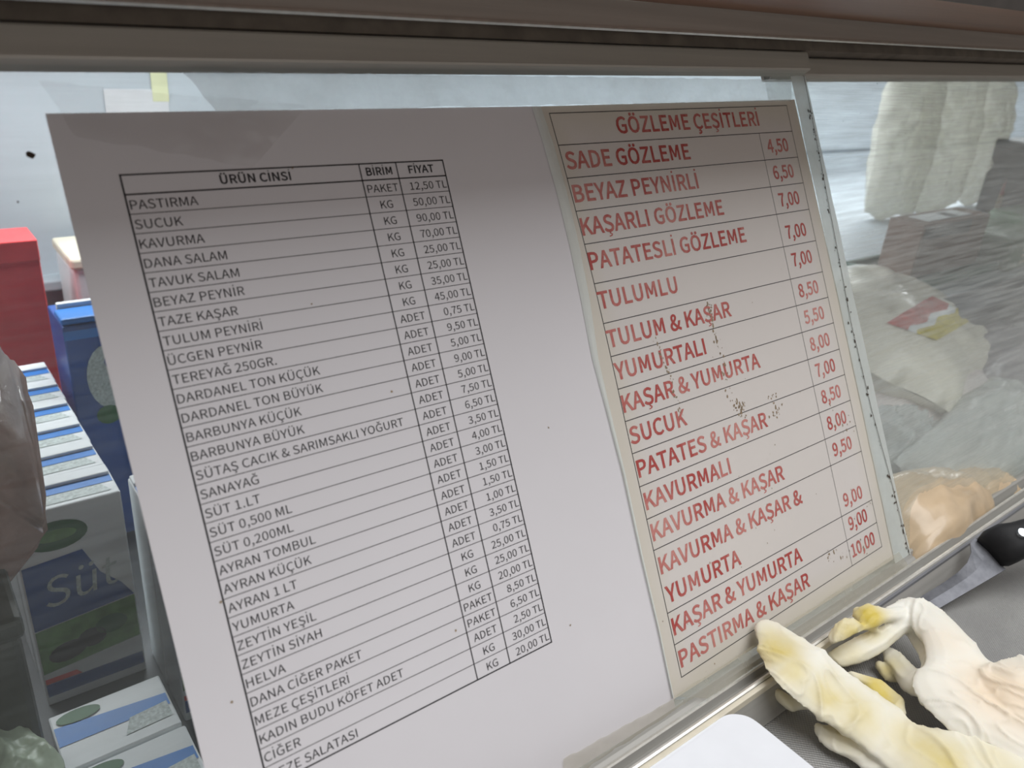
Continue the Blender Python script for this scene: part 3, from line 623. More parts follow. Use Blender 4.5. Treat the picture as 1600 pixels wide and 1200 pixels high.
GLYPH_BOLD = {
    'A': '415;254 517,435 -17,333 -17,285 136,127 136,78 -17,-20 -17,160 517,242 275,224 331,208 387,195 432,217 432,205 387,188 331,171 275,153 219,259 219;6 11 7,11 0 7,11 12 0,12 1 0,6 13 11,13 10 11,13 10 12,10 1 12,9 1 10,6 14 13,8 1 9,6 15 14,17 1 8,6 16 15,6 4 16,4 17 16,4 3 17,3 1 17,6 5 4,2 1 3',
    'B': '448;218 517,312 504,381 459,406 379,396 325,367 281,332 260,332 277,378 259,420 213,435 146,407 55,333 0,229 -17,52 -17,52 517,269 314,300 336,310 370,299 406,268 426,208 434,148 434,148 304,205 304,286 77,325 104,338 149,326 189,288 213,218 222,148 222,148 67,218 67;14 22 15,22 0 15,22 1 0,22 2 1,22 21 2,21 20 2,20 3 2,14 23 22,19 3 20,18 3 19,18 4 3,17 4 18,16 4 17,16 5 4,24 5 16,14 31 23,31 24 23,31 7 24,7 5 24,7 6 5,31 8 7,31 30 8,30 9 8,14 32 31,29 9 30,28 9 29,28 10 9,27 10 28,26 10 27,26 11 10,25 11 26,33 11 25,32 11 33,14 11 32,14 12 11,14 13 12',
    'C': '435;54 396,138 492,260 526,322 516,373 492,421 449,366 383,326 417,297 432,263 437,189 415,140 352,121 252,139 149,187 86,261 63,299 69,333 86,377 127,434 61,377 10,322 -16,256 -26,136 7,53 103,23 250;1 3 2,1 4 3,0 4 1,0 9 4,9 5 4,9 8 5,8 7 5,7 6 5,0 10 9,0 11 10,25 11 0,25 12 11,25 13 12,24 13 25,24 14 13,17 19 18,23 14 24,16 19 17,23 15 14,15 19 16,23 19 15,23 20 19,23 21 20,22 21 23',
    'D': '469;196 517,332 486,417 395,446 252,418 108,333 15,198 -17,52 -17,52 517,277 90,329 151,347 252,329 352,277 411,186 432,148 432,148 68,186 68;7 15 8,15 0 8,15 1 0,15 14 1,14 2 1,7 16 15,13 2 14,12 2 13,12 3 2,11 3 12,11 4 3,10 4 11,9 4 10,9 5 4,17 5 9,7 17 16,7 5 17,7 6 5',
    'E': '402;373 517,373 430,148 430,148 306,338 306,338 219,148 219,148 70,381 70,381 -17,52 -17,52 517;10 2 11,2 0 11,2 1 0,10 3 2,10 6 3,6 4 3,6 5 4,10 7 6,10 8 7,10 9 8',
    'G': '470;54 397,142 492,268 526,336 516,387 491,436 450,381 383,341 416,310 431,272 437,192 414,141 352,121 252,139 149,190 86,273 63,303 66,330 75,345 85,345 190,239 190,239 276,436 276,436 41,388 5,332 -17,264 -26,139 7,54 103,23 250;1 3 2,1 4 3,0 4 1,0 9 4,9 5 4,9 8 5,8 7 5,7 6 5,0 10 9,0 11 10,29 11 0,29 12 11,20 22 21,20 19 22,19 23 22,29 13 12,28 13 29,18 23 19,28 14 13,27 14 28,27 15 14,17 23 18,16 23 17,15 23 16,27 23 15,27 24 23,26 24 27,26 25 24',
    'H': '497;148 517,148 307,348 307,348 517,445 517,445 -17,348 -17,348 219,148 219,148 -17,52 -17,52 517;10 0 11,10 1 0,2 4 3,2 5 4,10 8 1,8 2 1,8 7 2,7 5 2,10 9 8,6 5 7',
    'I': '200;148 517,148 -17,52 -17,52 517;2 0 3,2 1 0',
    'K': '441;148 517,148 266,125 266,335 517,449 517,277 309,467 -17,358 -17,215 232,148 152,148 -17,52 -17,52 517;11 0 12,11 2 0,2 1 0,2 4 3,2 5 4,2 8 5,8 6 5,11 9 2,9 8 2,7 6 8,11 10 9',
    'L': '370;148 517,148 70,367 70,367 -17,52 -17,52 517;4 0 5,4 1 0,4 2 1,4 3 2',
    'M': '554;156 517,256 238,268 204,280 169,288 145,267 145,275 168,287 203,298 238,398 517,502 517,502 -17,410 -17,410 277,411 325,414 377,417 408,443 408,407 305,309 34,244 34,145 305,108 408,135 408,138 377,141 325,142 277,142 -17,52 -17,52 517;28 22 29,22 0 29,22 23 0,23 1 0,8 16 9,16 10 9,16 17 10,17 11 10,28 21 22,24 1 23,8 15 16,18 11 17,25 1 24,8 14 15,8 18 14,18 13 14,26 21 25,21 1 25,8 19 18,13 11 18,28 26 21,26 20 21,12 11 13,28 27 26,7 19 8,6 3 7,3 4 7,4 19 7',
    'N': '493;143 517,330 193,380 98,355 98,352 132,349 186,348 240,348 517,441 517,441 -17,350 -17,163 308,113 402,138 402,140 369,143 316,145 263,145 -17,52 -17,52 517;18 12 19,12 0 19,12 13 0,13 1 0,6 8 7,6 9 8,18 15 12,15 11 12,14 1 13,15 11 14,11 1 14,18 16 15,10 1 11,18 17 16,5 9 6,10 4 1,4 2 1,4 2 5,2 9 5,10 3 4,10 2 3,10 9 2',
    'O': '506;52 397,133 492,253 526,374 492,455 397,483 252,455 106,374 9,253 -26,132 9,52 106,23 252,368 353,322 415,253 436,185 415,139 353,121 252,139 150,185 86,253 64,321 86,368 150,385 252;1 3 2,0 3 1,0 14 3,14 4 3,0 15 14,13 4 14,0 16 15,12 4 13,11 16 0,12 5 4,11 17 16,23 5 12,10 17 11,23 6 5,10 18 17,22 6 23,10 19 18,21 6 22,9 19 10,21 7 6,20 7 21,9 20 19,9 7 20,9 8 7',
    'P': '432;213 517,316 502,389 450,416 353,390 257,318 200,216 183,148 183,148 -17,52 -17,52 517,272 277,307 304,319 353,306 400,271 424,202 432,148 432,148 267,205 267;9 17 10,17 0 10,17 1 0,17 2 1,17 16 2,16 15 2,15 3 2,9 18 17,14 3 15,13 3 14,13 4 3,12 4 13,11 4 12,19 4 11,9 7 18,7 19 18,7 4 19,7 5 4,7 6 5,9 8 7',
    'R': '433;275 289,308 315,320 360,309 402,276 424,215 432,148 432,148 279,214 279,148 196,148 -17,52 -17,52 517,226 517,322 503,391 453,417 361,401 285,357 232,311 211,443 -17,334 -17,212 196;11 6 12,6 13 12,6 14 13,6 15 14,6 5 15,5 4 15,4 16 15,11 7 6,3 16 4,2 16 3,2 17 16,1 17 2,0 17 1,8 17 0,8 18 17,11 9 7,9 8 7,9 18 8,9 19 18,9 22 19,22 20 19,11 10 9,21 20 22',
    'S': '407;68 132,119 90,162 70,208 63,258 72,286 95,296 128,287 160,263 182,222 202,150 233,100 261,57 307,39 377,62 455,125 507,213 526,275 517,328 494,384 450,330 384,286 418,252 432,214 437,171 429,146 410,137 381,147 351,173 330,210 313,282 282,337 250,379 203,394 132,371 52,305 -5,208 -26,136 -16,73 11,9 63;15 17 16,15 18 17,14 18 15,14 19 18,13 24 14,24 23 14,23 19 14,23 22 19,22 21 19,21 20 19,13 25 24,13 26 25,13 27 26,12 27 13,12 28 27,12 29 28,12 30 29,11 30 12,11 31 30,10 31 11,10 32 31,9 32 10,9 33 32,8 33 9,7 33 8,6 33 7,6 34 33,39 1 0,5 34 6,4 34 5,39 2 1,3 34 4,39 3 2,39 34 3,38 34 39,38 35 34,37 35 38,37 36 35',
    'T': '409;5 430,5 517,404 517,404 430,253 430,253 -17,156 -17,156 430;0 2 1,0 3 2,7 3 0,6 4 7,4 3 7,6 5 4',
    'U': '492;50 517,146 517,146 206,161 117,196 76,246 63,297 76,333 118,348 206,348 517,442 517,442 204,417 71,346 -4,246 -26,146 -4,75 71,50 204;17 1 0,17 2 1,8 10 9,8 11 10,7 11 8,17 3 2,16 3 17,7 12 11,6 12 7,16 4 3,5 12 6,16 5 4,15 5 16,5 13 12,15 13 5,15 14 13',
    'V': '392;79 517,164 234,180 178,195 125,209 81,187 81,201 125,216 178,232 234,316 517,415 517,245 -17,148 -17,-22 517;12 0 13,12 1 0,8 10 9,8 11 10,12 2 1,7 11 8,12 3 2,6 11 7,5 4 6,4 11 6,12 4 3,12 11 4',
    'Y': '362;-27 517,77 517,146 366,162 329,178 293,191 266,172 266,185 293,202 329,218 366,287 517,389 517,229 190,229 -17,133 -17,133 190;15 1 0,15 2 1,9 11 10,9 12 11,15 3 2,8 12 9,7 12 8,15 4 3,6 5 7,5 12 7,15 5 4,15 12 5,14 12 15,14 13 12',
    'Z': '411;268 430,41 430,41 517,392 517,392 458,142 70,396 70,396 -17,18 -17,18 43;1 3 2,1 4 3,1 0 4,0 5 4,9 5 0,9 6 5,9 7 6,8 7 9',
    'F': '377;373 517,373 430,148 430,148 294,339 294,339 208,148 208,148 -17,52 -17,52 517;8 2 9,2 0 9,2 1 0,8 3 2,8 6 3,6 4 3,6 5 4,8 7 6',
    '0': '379;37 401,96 494,190 526,283 494,342 401,362 252,342 101,283 6,190 -26,96 6,37 101,17 252,257 366,227 425,190 442,152 425,122 366,111 252,122 137,152 76,190 60,227 76,257 137,268 252;1 3 2,0 3 1,0 14 3,14 4 3,0 15 14,13 4 14,0 16 15,12 4 13,12 5 4,11 16 0,23 5 12,11 17 16,23 6 5,10 17 11,10 18 17,22 6 23,10 19 18,21 6 22,9 19 10,21 7 6,9 20 19,20 7 21,9 7 20,9 8 7',
    '1': '379;155 68,155 408,66 408,66 478,118 490,151 501,182 517,251 517,251 68,351 68,351 -17,43 -17,43 68;5 7 6,5 8 7,4 1 5,1 8 5,3 1 4,2 1 3,0 8 1,11 0 12,11 8 0,11 9 8,11 10 9',
    '2': '379;147 173,219 275,242 360,234 403,210 431,167 441,134 435,104 417,63 377,3 436,60 488,112 516,175 526,261 506,318 448,338 362,311 254,240 147,166 69,150 68,179 70,206 70,361 70,361 -17,13 -17,13 44;11 13 12,10 13 11,10 14 13,9 14 10,9 5 14,5 4 14,4 15 14,9 6 5,8 7 9,7 6 9,3 15 4,2 15 3,2 16 15,1 16 2,0 16 1,0 17 16,25 17 0,25 19 17,19 18 17,20 22 21,20 23 22,19 23 20,25 23 19,24 23 25',
    '3': '379;50 124,94 86,130 67,175 60,221 70,249 95,260 136,248 179,207 208,105 222,105 298,197 312,232 340,243 379,235 412,213 433,175 442,142 436,111 421,70 387,14 452,70 494,119 517,178 526,260 510,319 461,340 385,328 323,292 277,251 254,251 271,298 250,341 202,357 133,333 48,268 -7,180 -26,106 -15,49 12,-3 58;22 24 23,21 24 22,21 25 24,20 25 21,20 16 25,16 15 25,15 26 25,19 18 20,18 17 20,17 16 20,14 26 15,13 26 14,13 27 26,12 27 13,11 27 12,11 28 27,10 28 11,9 30 10,30 28 10,30 29 28,9 31 30,9 32 31,8 32 9,7 32 8,7 33 32,6 33 7,5 33 6,5 34 33,39 1 0,4 34 5,39 2 1,3 34 4,39 3 2,39 34 3,38 34 39,38 35 34,37 35 38,37 36 35',
    '4': '379;-3 121,-3 184,213 517,307 517,307 204,374 204,374 121,307 121,307 -17,215 -17,215 121,216 370,217 403,218 415,243 415,235 400,221 375,206 349,109 204,215 204,215 341;1 3 2,1 13 3,13 14 3,14 4 3,1 12 13,15 4 14,1 11 12,16 4 15,17 20 16,20 4 16,1 17 11,17 20 11,1 18 17,19 4 20,1 19 18,1 4 19,1 5 4,1 6 5,0 6 1,10 6 0,9 7 10,7 6 10,9 8 7',
    '5': '379;47 122,90 85,126 67,172 60,218 72,249 106,262 161,251 214,221 246,174 258,149 255,126 247,92 226,41 258,60 517,334 517,334 430,145 430,136 329,134 328,161 336,193 339,276 320,337 261,359 162,334 61,267 -4,180 -26,105 -15,49 11,-5 55;13 17 14,17 15 14,17 16 15,13 19 17,19 18 17,20 22 21,19 22 20,13 22 19,13 23 22,13 9 23,9 8 23,8 24 23,13 10 9,12 11 13,11 10 13,7 24 8,6 24 7,6 25 24,5 25 6,30 1 0,4 25 5,30 2 1,3 25 4,30 3 2,3 26 25,30 26 3,29 26 30,28 26 29,28 27 26',
    '6': '379;49 403,122 497,222 526,275 518,318 498,364 459,306 396,273 426,250 437,227 441,172 424,132 367,121 295,122 296,165 319,211 327,292 308,347 249,366 153,344 60,286 -3,205 -26,109 5,45 95,21 239,238 69,263 101,273 154,264 205,241 236,199 247,173 242,143 225,116 195,131 119,162 73,205 58;1 3 2,1 4 3,1 5 4,0 9 1,9 5 1,9 8 5,8 7 5,7 6 5,0 10 9,0 11 10,24 11 0,24 12 11,14 16 15,13 16 14,13 17 16,12 17 13,24 30 12,30 17 12,30 29 17,29 18 17,24 31 30,24 32 31,23 33 24,33 32 24,28 18 29,27 18 28,23 34 33,26 18 27,26 19 18,23 35 34,25 19 26,22 35 23,22 36 35,36 19 25,36 20 19,22 20 36,21 20 22',
    '7': '379;17 430,17 517,363 517,363 458,273 313,232 170,215 -17,117 -17,137 173,183 319,247 430;0 2 1,0 3 2,0 10 3,10 4 3,9 4 10,8 4 9,8 5 4,7 5 8,7 6 5',
    '8': '379;30 191,67 243,106 271,106 258,77 284,49 327,38 381,59 456,114 507,192 524,274 506,328 453,346 376,334 320,307 275,280 248,280 260,316 233,351 186,364 119,342 45,281 -7,191 -26,101 -7,38 46,14 124,251 410,228 434,192 444,159 436,137 415,129 381,142 341,178 311,221 292,239 312,254 342,259 372,255 167,213 199,158 224,132 202,111 168,104 130,115 91,145 65,192 54,235 64,261 87,271 122;8 10 9,7 10 8,7 11 10,6 29 7,29 28 7,28 11 7,28 27 11,27 12 11,6 30 29,26 12 27,6 31 30,37 12 26,6 32 31,5 32 6,37 13 12,36 13 37,35 13 36,5 33 32,4 33 5,35 14 13,34 14 35,4 34 33,4 14 34,3 2 4,2 14 4,2 16 14,16 15 14,1 16 2,1 17 16,0 40 1,40 17 1,40 18 17,0 41 40,39 18 40,0 42 41,38 18 39,25 42 0,38 19 18,25 43 42,49 19 38,25 44 43,24 44 25,48 19 49,48 20 19,24 45 44,47 20 48,24 46 45,46 20 47,24 20 46,23 20 24,23 21 20,23 22 21',
    '9': '379;72 104,107 75,131 64,157 60,208 76,247 134,259 205,215 181,167 173,86 193,32 252,13 347,35 440,93 503,173 526,270 497,335 410,359 272,331 102,259 5,162 -26,106 -18,62 2,16 40,140 432,116 400,106 346,114 295,138 264,179 253,206 258,237 277,265 308,250 383,218 428,174 443;13 15 14,12 15 13,12 35 15,35 16 15,12 24 35,34 16 35,11 24 12,11 25 24,33 16 34,33 17 16,11 26 25,32 17 33,10 26 11,10 27 26,31 17 32,10 28 27,30 17 31,30 6 17,6 18 17,10 29 28,29 6 30,10 6 29,9 6 10,5 18 6,9 7 6,8 7 9,4 18 5,23 1 0,4 19 18,3 19 4,23 2 1,23 3 2,23 19 3,22 19 23,22 20 19,21 20 22',
    ',': '190;61 -57,80 -32,83 -19,96 -18,66 -11,43 10,34 42,43 75,67 96,99 103,137 91,160 59,168 13,154 -54,116 -108,43 -154,16 -86;8 10 9,7 10 8,7 11 10,6 11 7,6 12 11,5 12 6,5 3 12,3 13 12,4 3 5,2 13 3,1 13 2,0 13 1,0 14 13,16 14 0,15 14 16',
    '&': '464;23 197,63 248,103 279,90 309,78 351,74 393,90 460,136 508,205 526,267 511,307 470,321 410,302 344,256 292,214 259,241 222,283 176,315 147,332 174,354 221,376 286,469 286,439 199,409 137,382 96,400 84,430 69,473 53,447 -30,393 -12,353 8,321 28,288 4,236 -18,176 -26,89 -6,29 49,7 129,129 190,109 162,102 133,113 93,142 68,185 58,213 62,242 74,254 83,220 116,174 167,146 206,233 430,223 443,206 448,183 441,167 422,161 391,163 367,171 340,175 329,199 347,226 377,236 410;7 9 8,7 10 9,6 10 7,6 52 10,52 51 10,51 11 10,5 53 6,53 52 6,50 11 51,5 54 53,61 11 50,5 55 54,60 11 61,60 12 11,4 55 5,4 56 55,59 12 60,4 57 56,3 57 4,58 12 59,58 13 12,3 58 57,3 13 58,2 13 3,2 14 13,19 21 20,19 22 21,1 14 2,1 15 14,0 15 1,0 49 15,49 16 15,18 22 19,0 38 49,48 16 49,18 23 22,37 38 0,37 39 38,48 17 16,17 23 18,47 17 48,37 40 39,47 23 17,47 24 23,37 41 40,36 41 37,46 24 47,46 25 24,36 42 41,46 26 25,45 26 46,44 26 45,44 27 26,36 43 42,43 27 44,36 27 43,36 31 27,31 28 27,35 31 36,35 32 31,30 28 31,29 28 30,35 33 32,34 33 35',
    'Ö': '506;284 611,304 630,332 637,359 630,379 611,385 583,379 555,359 535,332 529,304 535,284 555,277 583,52 397,133 492,253 526,374 492,455 397,483 252,455 106,374 9,253 -26,132 9,52 106,23 252,368 353,322 415,253 436,185 415,139 353,121 252,139 150,185 86,253 64,321 86,368 150,385 252,128 611,147 630,175 637,202 630,222 611,229 583,222 555,202 535,175 529,147 535,128 555,121 583;13 15 14,12 15 13,12 26 15,26 16 15,12 27 26,25 16 26,12 28 27,24 16 25,23 28 12,24 17 16,23 29 28,35 17 24,22 29 23,35 18 17,22 30 29,34 18 35,22 31 30,33 18 34,21 31 22,33 19 18,32 19 33,21 32 31,21 19 32,21 20 19,37 39 38,37 40 39,36 40 37,36 41 40,47 41 36,47 42 41,46 42 47,45 42 46,45 43 42,44 43 45,1 3 2,0 3 1,0 4 3,11 4 0,11 5 4,10 5 11,10 6 5,10 7 6,9 7 10,9 8 7',
    'Ç': '435;235 -119,252 -110,255 -103,253 -98,242 -91,190 -78,219 -18,128 13,51 108,23 250,54 396,138 492,260 526,322 516,373 492,421 449,366 383,326 417,297 432,263 437,189 415,140 352,121 252,139 149,187 86,261 63,299 69,333 86,377 127,434 62,384 15,338 -11,296 -22,288 -39,304 -45,329 -68,338 -103,319 -151,269 -178,183 -191,170 -127;11 13 12,11 14 13,10 14 11,10 19 14,19 15 14,19 18 15,18 17 15,17 16 15,10 20 19,10 21 20,9 21 10,9 22 21,9 23 22,8 23 9,8 24 23,27 29 28,7 24 8,26 29 27,7 25 24,25 29 26,7 29 25,7 30 29,7 31 30,6 31 7,6 32 31,5 32 6,5 33 32,5 34 33,5 35 34,5 36 35,4 36 5,3 36 4,2 36 3,1 36 2,1 37 36,0 37 1,40 37 0,39 37 40,39 38 37',
    'Ü': '492;276 611,296 630,324 637,351 630,371 611,378 583,371 555,351 535,324 529,296 535,276 555,269 583,50 517,146 517,146 206,161 117,196 76,246 63,297 76,333 118,348 206,348 517,442 517,442 204,417 71,346 -4,246 -26,146 -4,75 71,50 204,120 611,140 630,167 637,195 630,215 611,222 583,215 555,195 535,167 529,140 535,120 555,113 583;29 13 12,29 14 13,20 22 21,20 23 22,19 23 20,29 15 14,28 15 29,19 24 23,18 24 19,28 16 15,17 24 18,28 17 16,27 17 28,17 25 24,27 25 17,27 26 25,31 33 32,31 34 33,30 34 31,30 35 34,41 35 30,41 36 35,40 36 41,39 36 40,39 37 36,38 37 39,1 3 2,0 3 1,0 4 3,11 4 0,11 5 4,10 5 11,10 6 5,10 7 6,9 7 10,9 8 7',
}
BREVE = [(-95, 655), (-62, 655), (-40, 612), (0, 598), (40, 612), (62, 655), (95, 655), (72, 585), (30, 550), (0, 545), (-30, 550), (-72, 585)]
CEDILLA = [(-8, 8), (28, 8), (14, -38), (60, -62), (72, -102), (44, -146), (-48, -162), (-56, -128), (6, -118), (26, -100), (20, -82), (-26, -64)]
DOT = [(34 * math.cos(2 * math.pi * i / 12), 622 + 38 * math.sin(2 * math.pi * i / 12)) for i in range(12)]
COMPOSED = {'\u011e': ('G', BREVE, 20), '\u0130': ('I', DOT, 0), '\u015e': ('S', CEDILLA, 0)}
_cache = {}


def glyph(ch, bold):
    k = (ch, bold)
    if k not in _cache:
        src = (GLYPH_BOLD if bold and ch in GLYPH_BOLD else GLYPH)[ch].split(';')
        vs_ = [tuple(float(q) for q in p.split()) for p in src[1].split(',')]
        fs = [tuple(int(q) for q in p.split()) for p in src[2].split(',')]
        if ch == 'M' and bold:
            vs_ = [(62, 0), (62, 500), (168, 500), (277, 205), (386, 500), (492, 500), (492, 0), (404, 0), (404, 340), (318, 95), (236, 95), (150, 340), (150, 0)]
            fs = [tuple(range(13))]
        _cache[k] = (float(src[0]) + (14 if bold else 0), vs_, fs)
    return _cache[k]


def text_geo(body, size, bold=False):
    """size = cap height"""
    x, vs_, fs = 0.0, [], []
    for ch in body:
        if ch == ' ':
            x += 153
            continue
        base, mark, dx = COMPOSED.get(ch, (ch, None, 0))
        adv, gv, gf = glyph(base, bold)
        b = len(vs_)
        vs_ += [(x + px, py) for px, py in gv]
        fs += [tuple(b + i for i in f) for f in gf]
        if mark:
            b = len(vs_)
            mid = (min(p[0] for p in gv) + max(p[0] for p in gv)) / 2 + dx
            k = 1.12 if bold else 1.0
            vs_ += [(x + mid + px * k, py) for px, py in mark]
            fs.append(tuple(range(b, b + len(mark))))
        x += adv
    return [(px * size / 500, py * size / 500) for px, py in vs_], fs


class Print:
    """flat ink on a sheet, local x/z, facing -y"""
    def __init__(s, y):
        s.v, s.f, s.y = [], [], y

    def text(s, body, x, z, cap, xs=1.0, align='L', bold=0.0, rot=0.0):
        vs_, fs = text_geo(body, cap, bold > 0)
        x0, x1 = min(v[0] for v in vs_), max(v[0] for v in vs_)
        w = (x1 - x0) * xs
        ox = {'L': x, 'C': x - w / 2, 'R': x - w}[align]
        b = len(s.v)
        c, sn = math.cos(rot), math.sin(rot)
        for vx, vz in vs_:
            px, pz = ox + (vx - x0) * xs, z + vz
            dx, dz = px - x, pz - z
            s.v.append((x + dx * c - dz * sn, s.y, z + dx * sn + dz * c))
        s.f += [tuple(b + i for i in f) for f in fs]
        return w

    def line(s, x0, z0, x1, z1, t):
        d = Vector((x1 - x0, z1 - z0)).normalized() * t / 2
        n_ = Vector((-d.y, d.x))
        b = len(s.v)
        for px, pz in ((x0 - d.x - n_.x, z0 - d.y - n_.y), (x1 + d.x - n_.x, z1 + d.y - n_.y), (x1 + d.x + n_.x, z1 + d.y + n_.y), (x0 - d.x + n_.x, z0 - d.y + n_.y)):
            s.v.append((px, s.y, pz))
        s.f.append((b, b + 1, b + 2, b + 3))

    def blob(s, x, z, r, n=8, asp=1.0):
        b = len(s.v)
        for i in range(n):
            a = 2 * math.pi * i / n
            rr = r * random.uniform(0.6, 1.15)
            s.v.append((x + math.cos(a) * rr, s.y, z + math.sin(a) * rr * asp))
        s.f.append(tuple(range(b, b + n)))

    def obj(s, name, mat, parent, off):
        return link(name, mesh_raw([Vector(v) - off for v in s.v], s.f), mat, parent)


# sheet 1: the long product list -------------------------------------------------------------
ROWS = [('PASTIRMA', 'PAKET', '12,50 TL'), ('SUCUK', 'KG', '50,00 TL'), ('KAVURMA', 'KG', '90,00 TL'), ('DANA SALAM', 'KG', '70,00 TL'),
        ('TAVUK SALAM', 'KG', '25,00 TL'), ('BEYAZ PEYNİR', 'KG', '25,00 TL'), ('TAZE KAŞAR', 'KG', '35,00 TL'), ('TULUM PEYNİRİ', 'KG', '45,00 TL'),
        ('ÜCGEN PEYNİR', 'ADET', '0,75 TL'), ('TEREYAĞ 250GR.', 'ADET', '9,50 TL'), ('DARDANEL TON KÜÇÜK', 'ADET', '5,00 TL'), ('DARDANEL TON BÜYÜK', 'ADET', '9,00 TL'),
        ('BARBUNYA KÜÇÜK', 'ADET', '5,00 TL'), ('BARBUNYA BÜYÜK', 'ADET', '7,50 TL'), ('SÜTAŞ CACIK & SARIMSAKLI YOĞURT', 'ADET', '6,50 TL'), ('SANAYAĞ', 'ADET', '3,50 TL'),
        ('SÜT 1.LT', 'ADET', '4,00 TL'), ('SÜT 0,500 ML', 'ADET', '3,00 TL'), ('SÜT 0,200ML', 'ADET', '1,50 TL'), ('AYRAN TOMBUL', 'ADET', '1,50 TL'),
        ('AYRAN KÜÇÜK', 'ADET', '1,00 TL'), ('AYRAN 1 LT', 'ADET', '3,50 TL'), ('YUMURTA', 'ADET', '0,75 TL'), ('ZEYTİN YEŞİL', 'KG', '25,00 TL'),
        ('ZEYTİN SİYAH', 'KG', '25,00 TL'), ('HELVA', 'KG', '20,00 TL'), ('DANA CİĞER PAKET', 'PAKET', '8,50 TL'), ('MEZE ÇEŞİTLERİ', 'PAKET', '6,50 TL'),
        ('KADIN BUDU KÖFET ADET', 'ADET', '2,50 TL'), ('CİĞER', 'KG', '30,00 TL'), ('MEZE SALATASI', 'KG', '20,00 TL')]
RH = 0.0067601
TW, D1, D2 = 0.130, 0.0897, 0.1067


def sheet_paper(poly, y, n=28):
    """rectangle-ish sheet from four corners (x, z), gently wavy"""
    (tl, tr, br, bl) = [Vector(p) for p in poly]
    verts, faces = [], []
    for j in range(n + 1):
        for i in range(n + 1):
            a, b = i / n, j / n
            p = (tl * (1 - a) + tr * a) * (1 - b) + (bl * (1 - a) + br * a) * b
            verts.append(Vector((p.x, y, p.y)))
    for j in range(n):
        for i in range(n):
            q = j * (n + 1) + i
            faces.append((q, q + n + 1, q + n + 2, q + 1))
    return verts, faces


def solid_sheet(poly, y, thick=0.00016):
    v, f = sheet_paper(poly, y)
    me = mesh_raw(v, f)
    bm = bmesh.new()
    bm.from_mesh(me)
    bmesh.ops.recalc_face_normals(bm, faces=bm.faces)
    r = bmesh.ops.extrude_face_region(bm, geom=list(bm.faces))
    for q in r['geom']:
        if isinstance(q, bmesh.types.BMVert):
            q.co.y += thick
    bmesh.ops.recalc_face_normals(bm, faces=bm.faces)
    bm.to_mesh(me)
    bm.free()
    return me


Y1 = -0.0013
off1 = Vector((0.0875, Y1, -0.1268))
s1 = tag(empty('price_list', G(*off1), True), 'white price sheet with black table of products, units and prices taped to the glass', 'price list', 'price sheets on the glass')
me = solid_sheet([(-0.0178, 0.0212), (0.1905, 0.0236), (0.1934, -0.2755), (-0.0185, -0.2720)], Y1)
for v in me.vertices:
    v.co -= off1
link('paper', me, M['paper'], s1)
P = Print(Y1 - 0.00008)
for r in range(33):
    t = 0.00055 if r in (0, 1, 32) else 0.00026
    P.line(0, -r * RH, TW, -r * RH, t)
for x, t in ((0, 0.0006), (D1, 0.0005), (D2, 0.0005), (TW, 0.0006)):
    P.line(x, 0, x, -32 * RH, t)
P.obj('table_rules', M['print_black'], s1, off1)
P = Print(Y1 - 0.0001)
CAP = 0.00315
# the reference string spans 82.9 mm on the sheet
_v, _f = text_geo('SÜTAŞ CACIK & SARIMSAKLI YOĞURT', CAP)
XS = 0.0822 / (max(v[0] for v in _v) - min(v[0] for v in _v))
bz = -(RH - CAP) / 2 - CAP + 0.0001
units, prices = Print(Y1 - 0.0001), Print(Y1 - 0.0001)
heads = Print(Y1 - 0.0001)
heads.text('ÜRÜN CİNSİ', 0.0465, bz, CAP, XS, 'C', 0.022)
heads.obj('printed_heading', M['print_black'], s1, off1)
heads = Print(Y1 - 0.0001)
heads.text('BİRİM', (D1 + D2) / 2, bz, CAP, XS * 0.95, 'C', 0.022)
heads.obj('printed_heading', M['print_black'], s1, off1)
heads = Print(Y1 - 0.0001)
heads.text('FİYAT', (D2 + TW) / 2, bz, CAP, XS, 'C', 0.022)
heads.obj('printed_heading', M['print_black'], s1, off1)
for i, (a, b, c) in enumerate(ROWS):
    z = bz - (i + 1) * RH - 0.0003
    P.text(a, 0.0009, z, CAP, XS, 'L')
    units.text(b, (D1 + D2) / 2, z, CAP, XS, 'C')
    prices.text(c, TW - 0.0008, z, CAP, XS, 'R')
P.obj('printed_product_names', M['print_black'], s1, off1)
units.obj('printed_units', M['print_black'], s1, off1)
prices.obj('printed_prices', M['print_black'], s1, off1)
P = Print(Y1 - 0.00011)
for u, v in ((487, 475), (857, 668), (891, 977), (345, 941), (712, 985), (362, 1097), (457, 263), (612, 612)):
    g = atg(u, v, Y1)
    P.blob(g.x, g.y * ST + g.z * CT, random.uniform(0.0003, 0.0007))
tag(P.obj('stain_spots', M['stain'], s1, off1), kind='stuff')

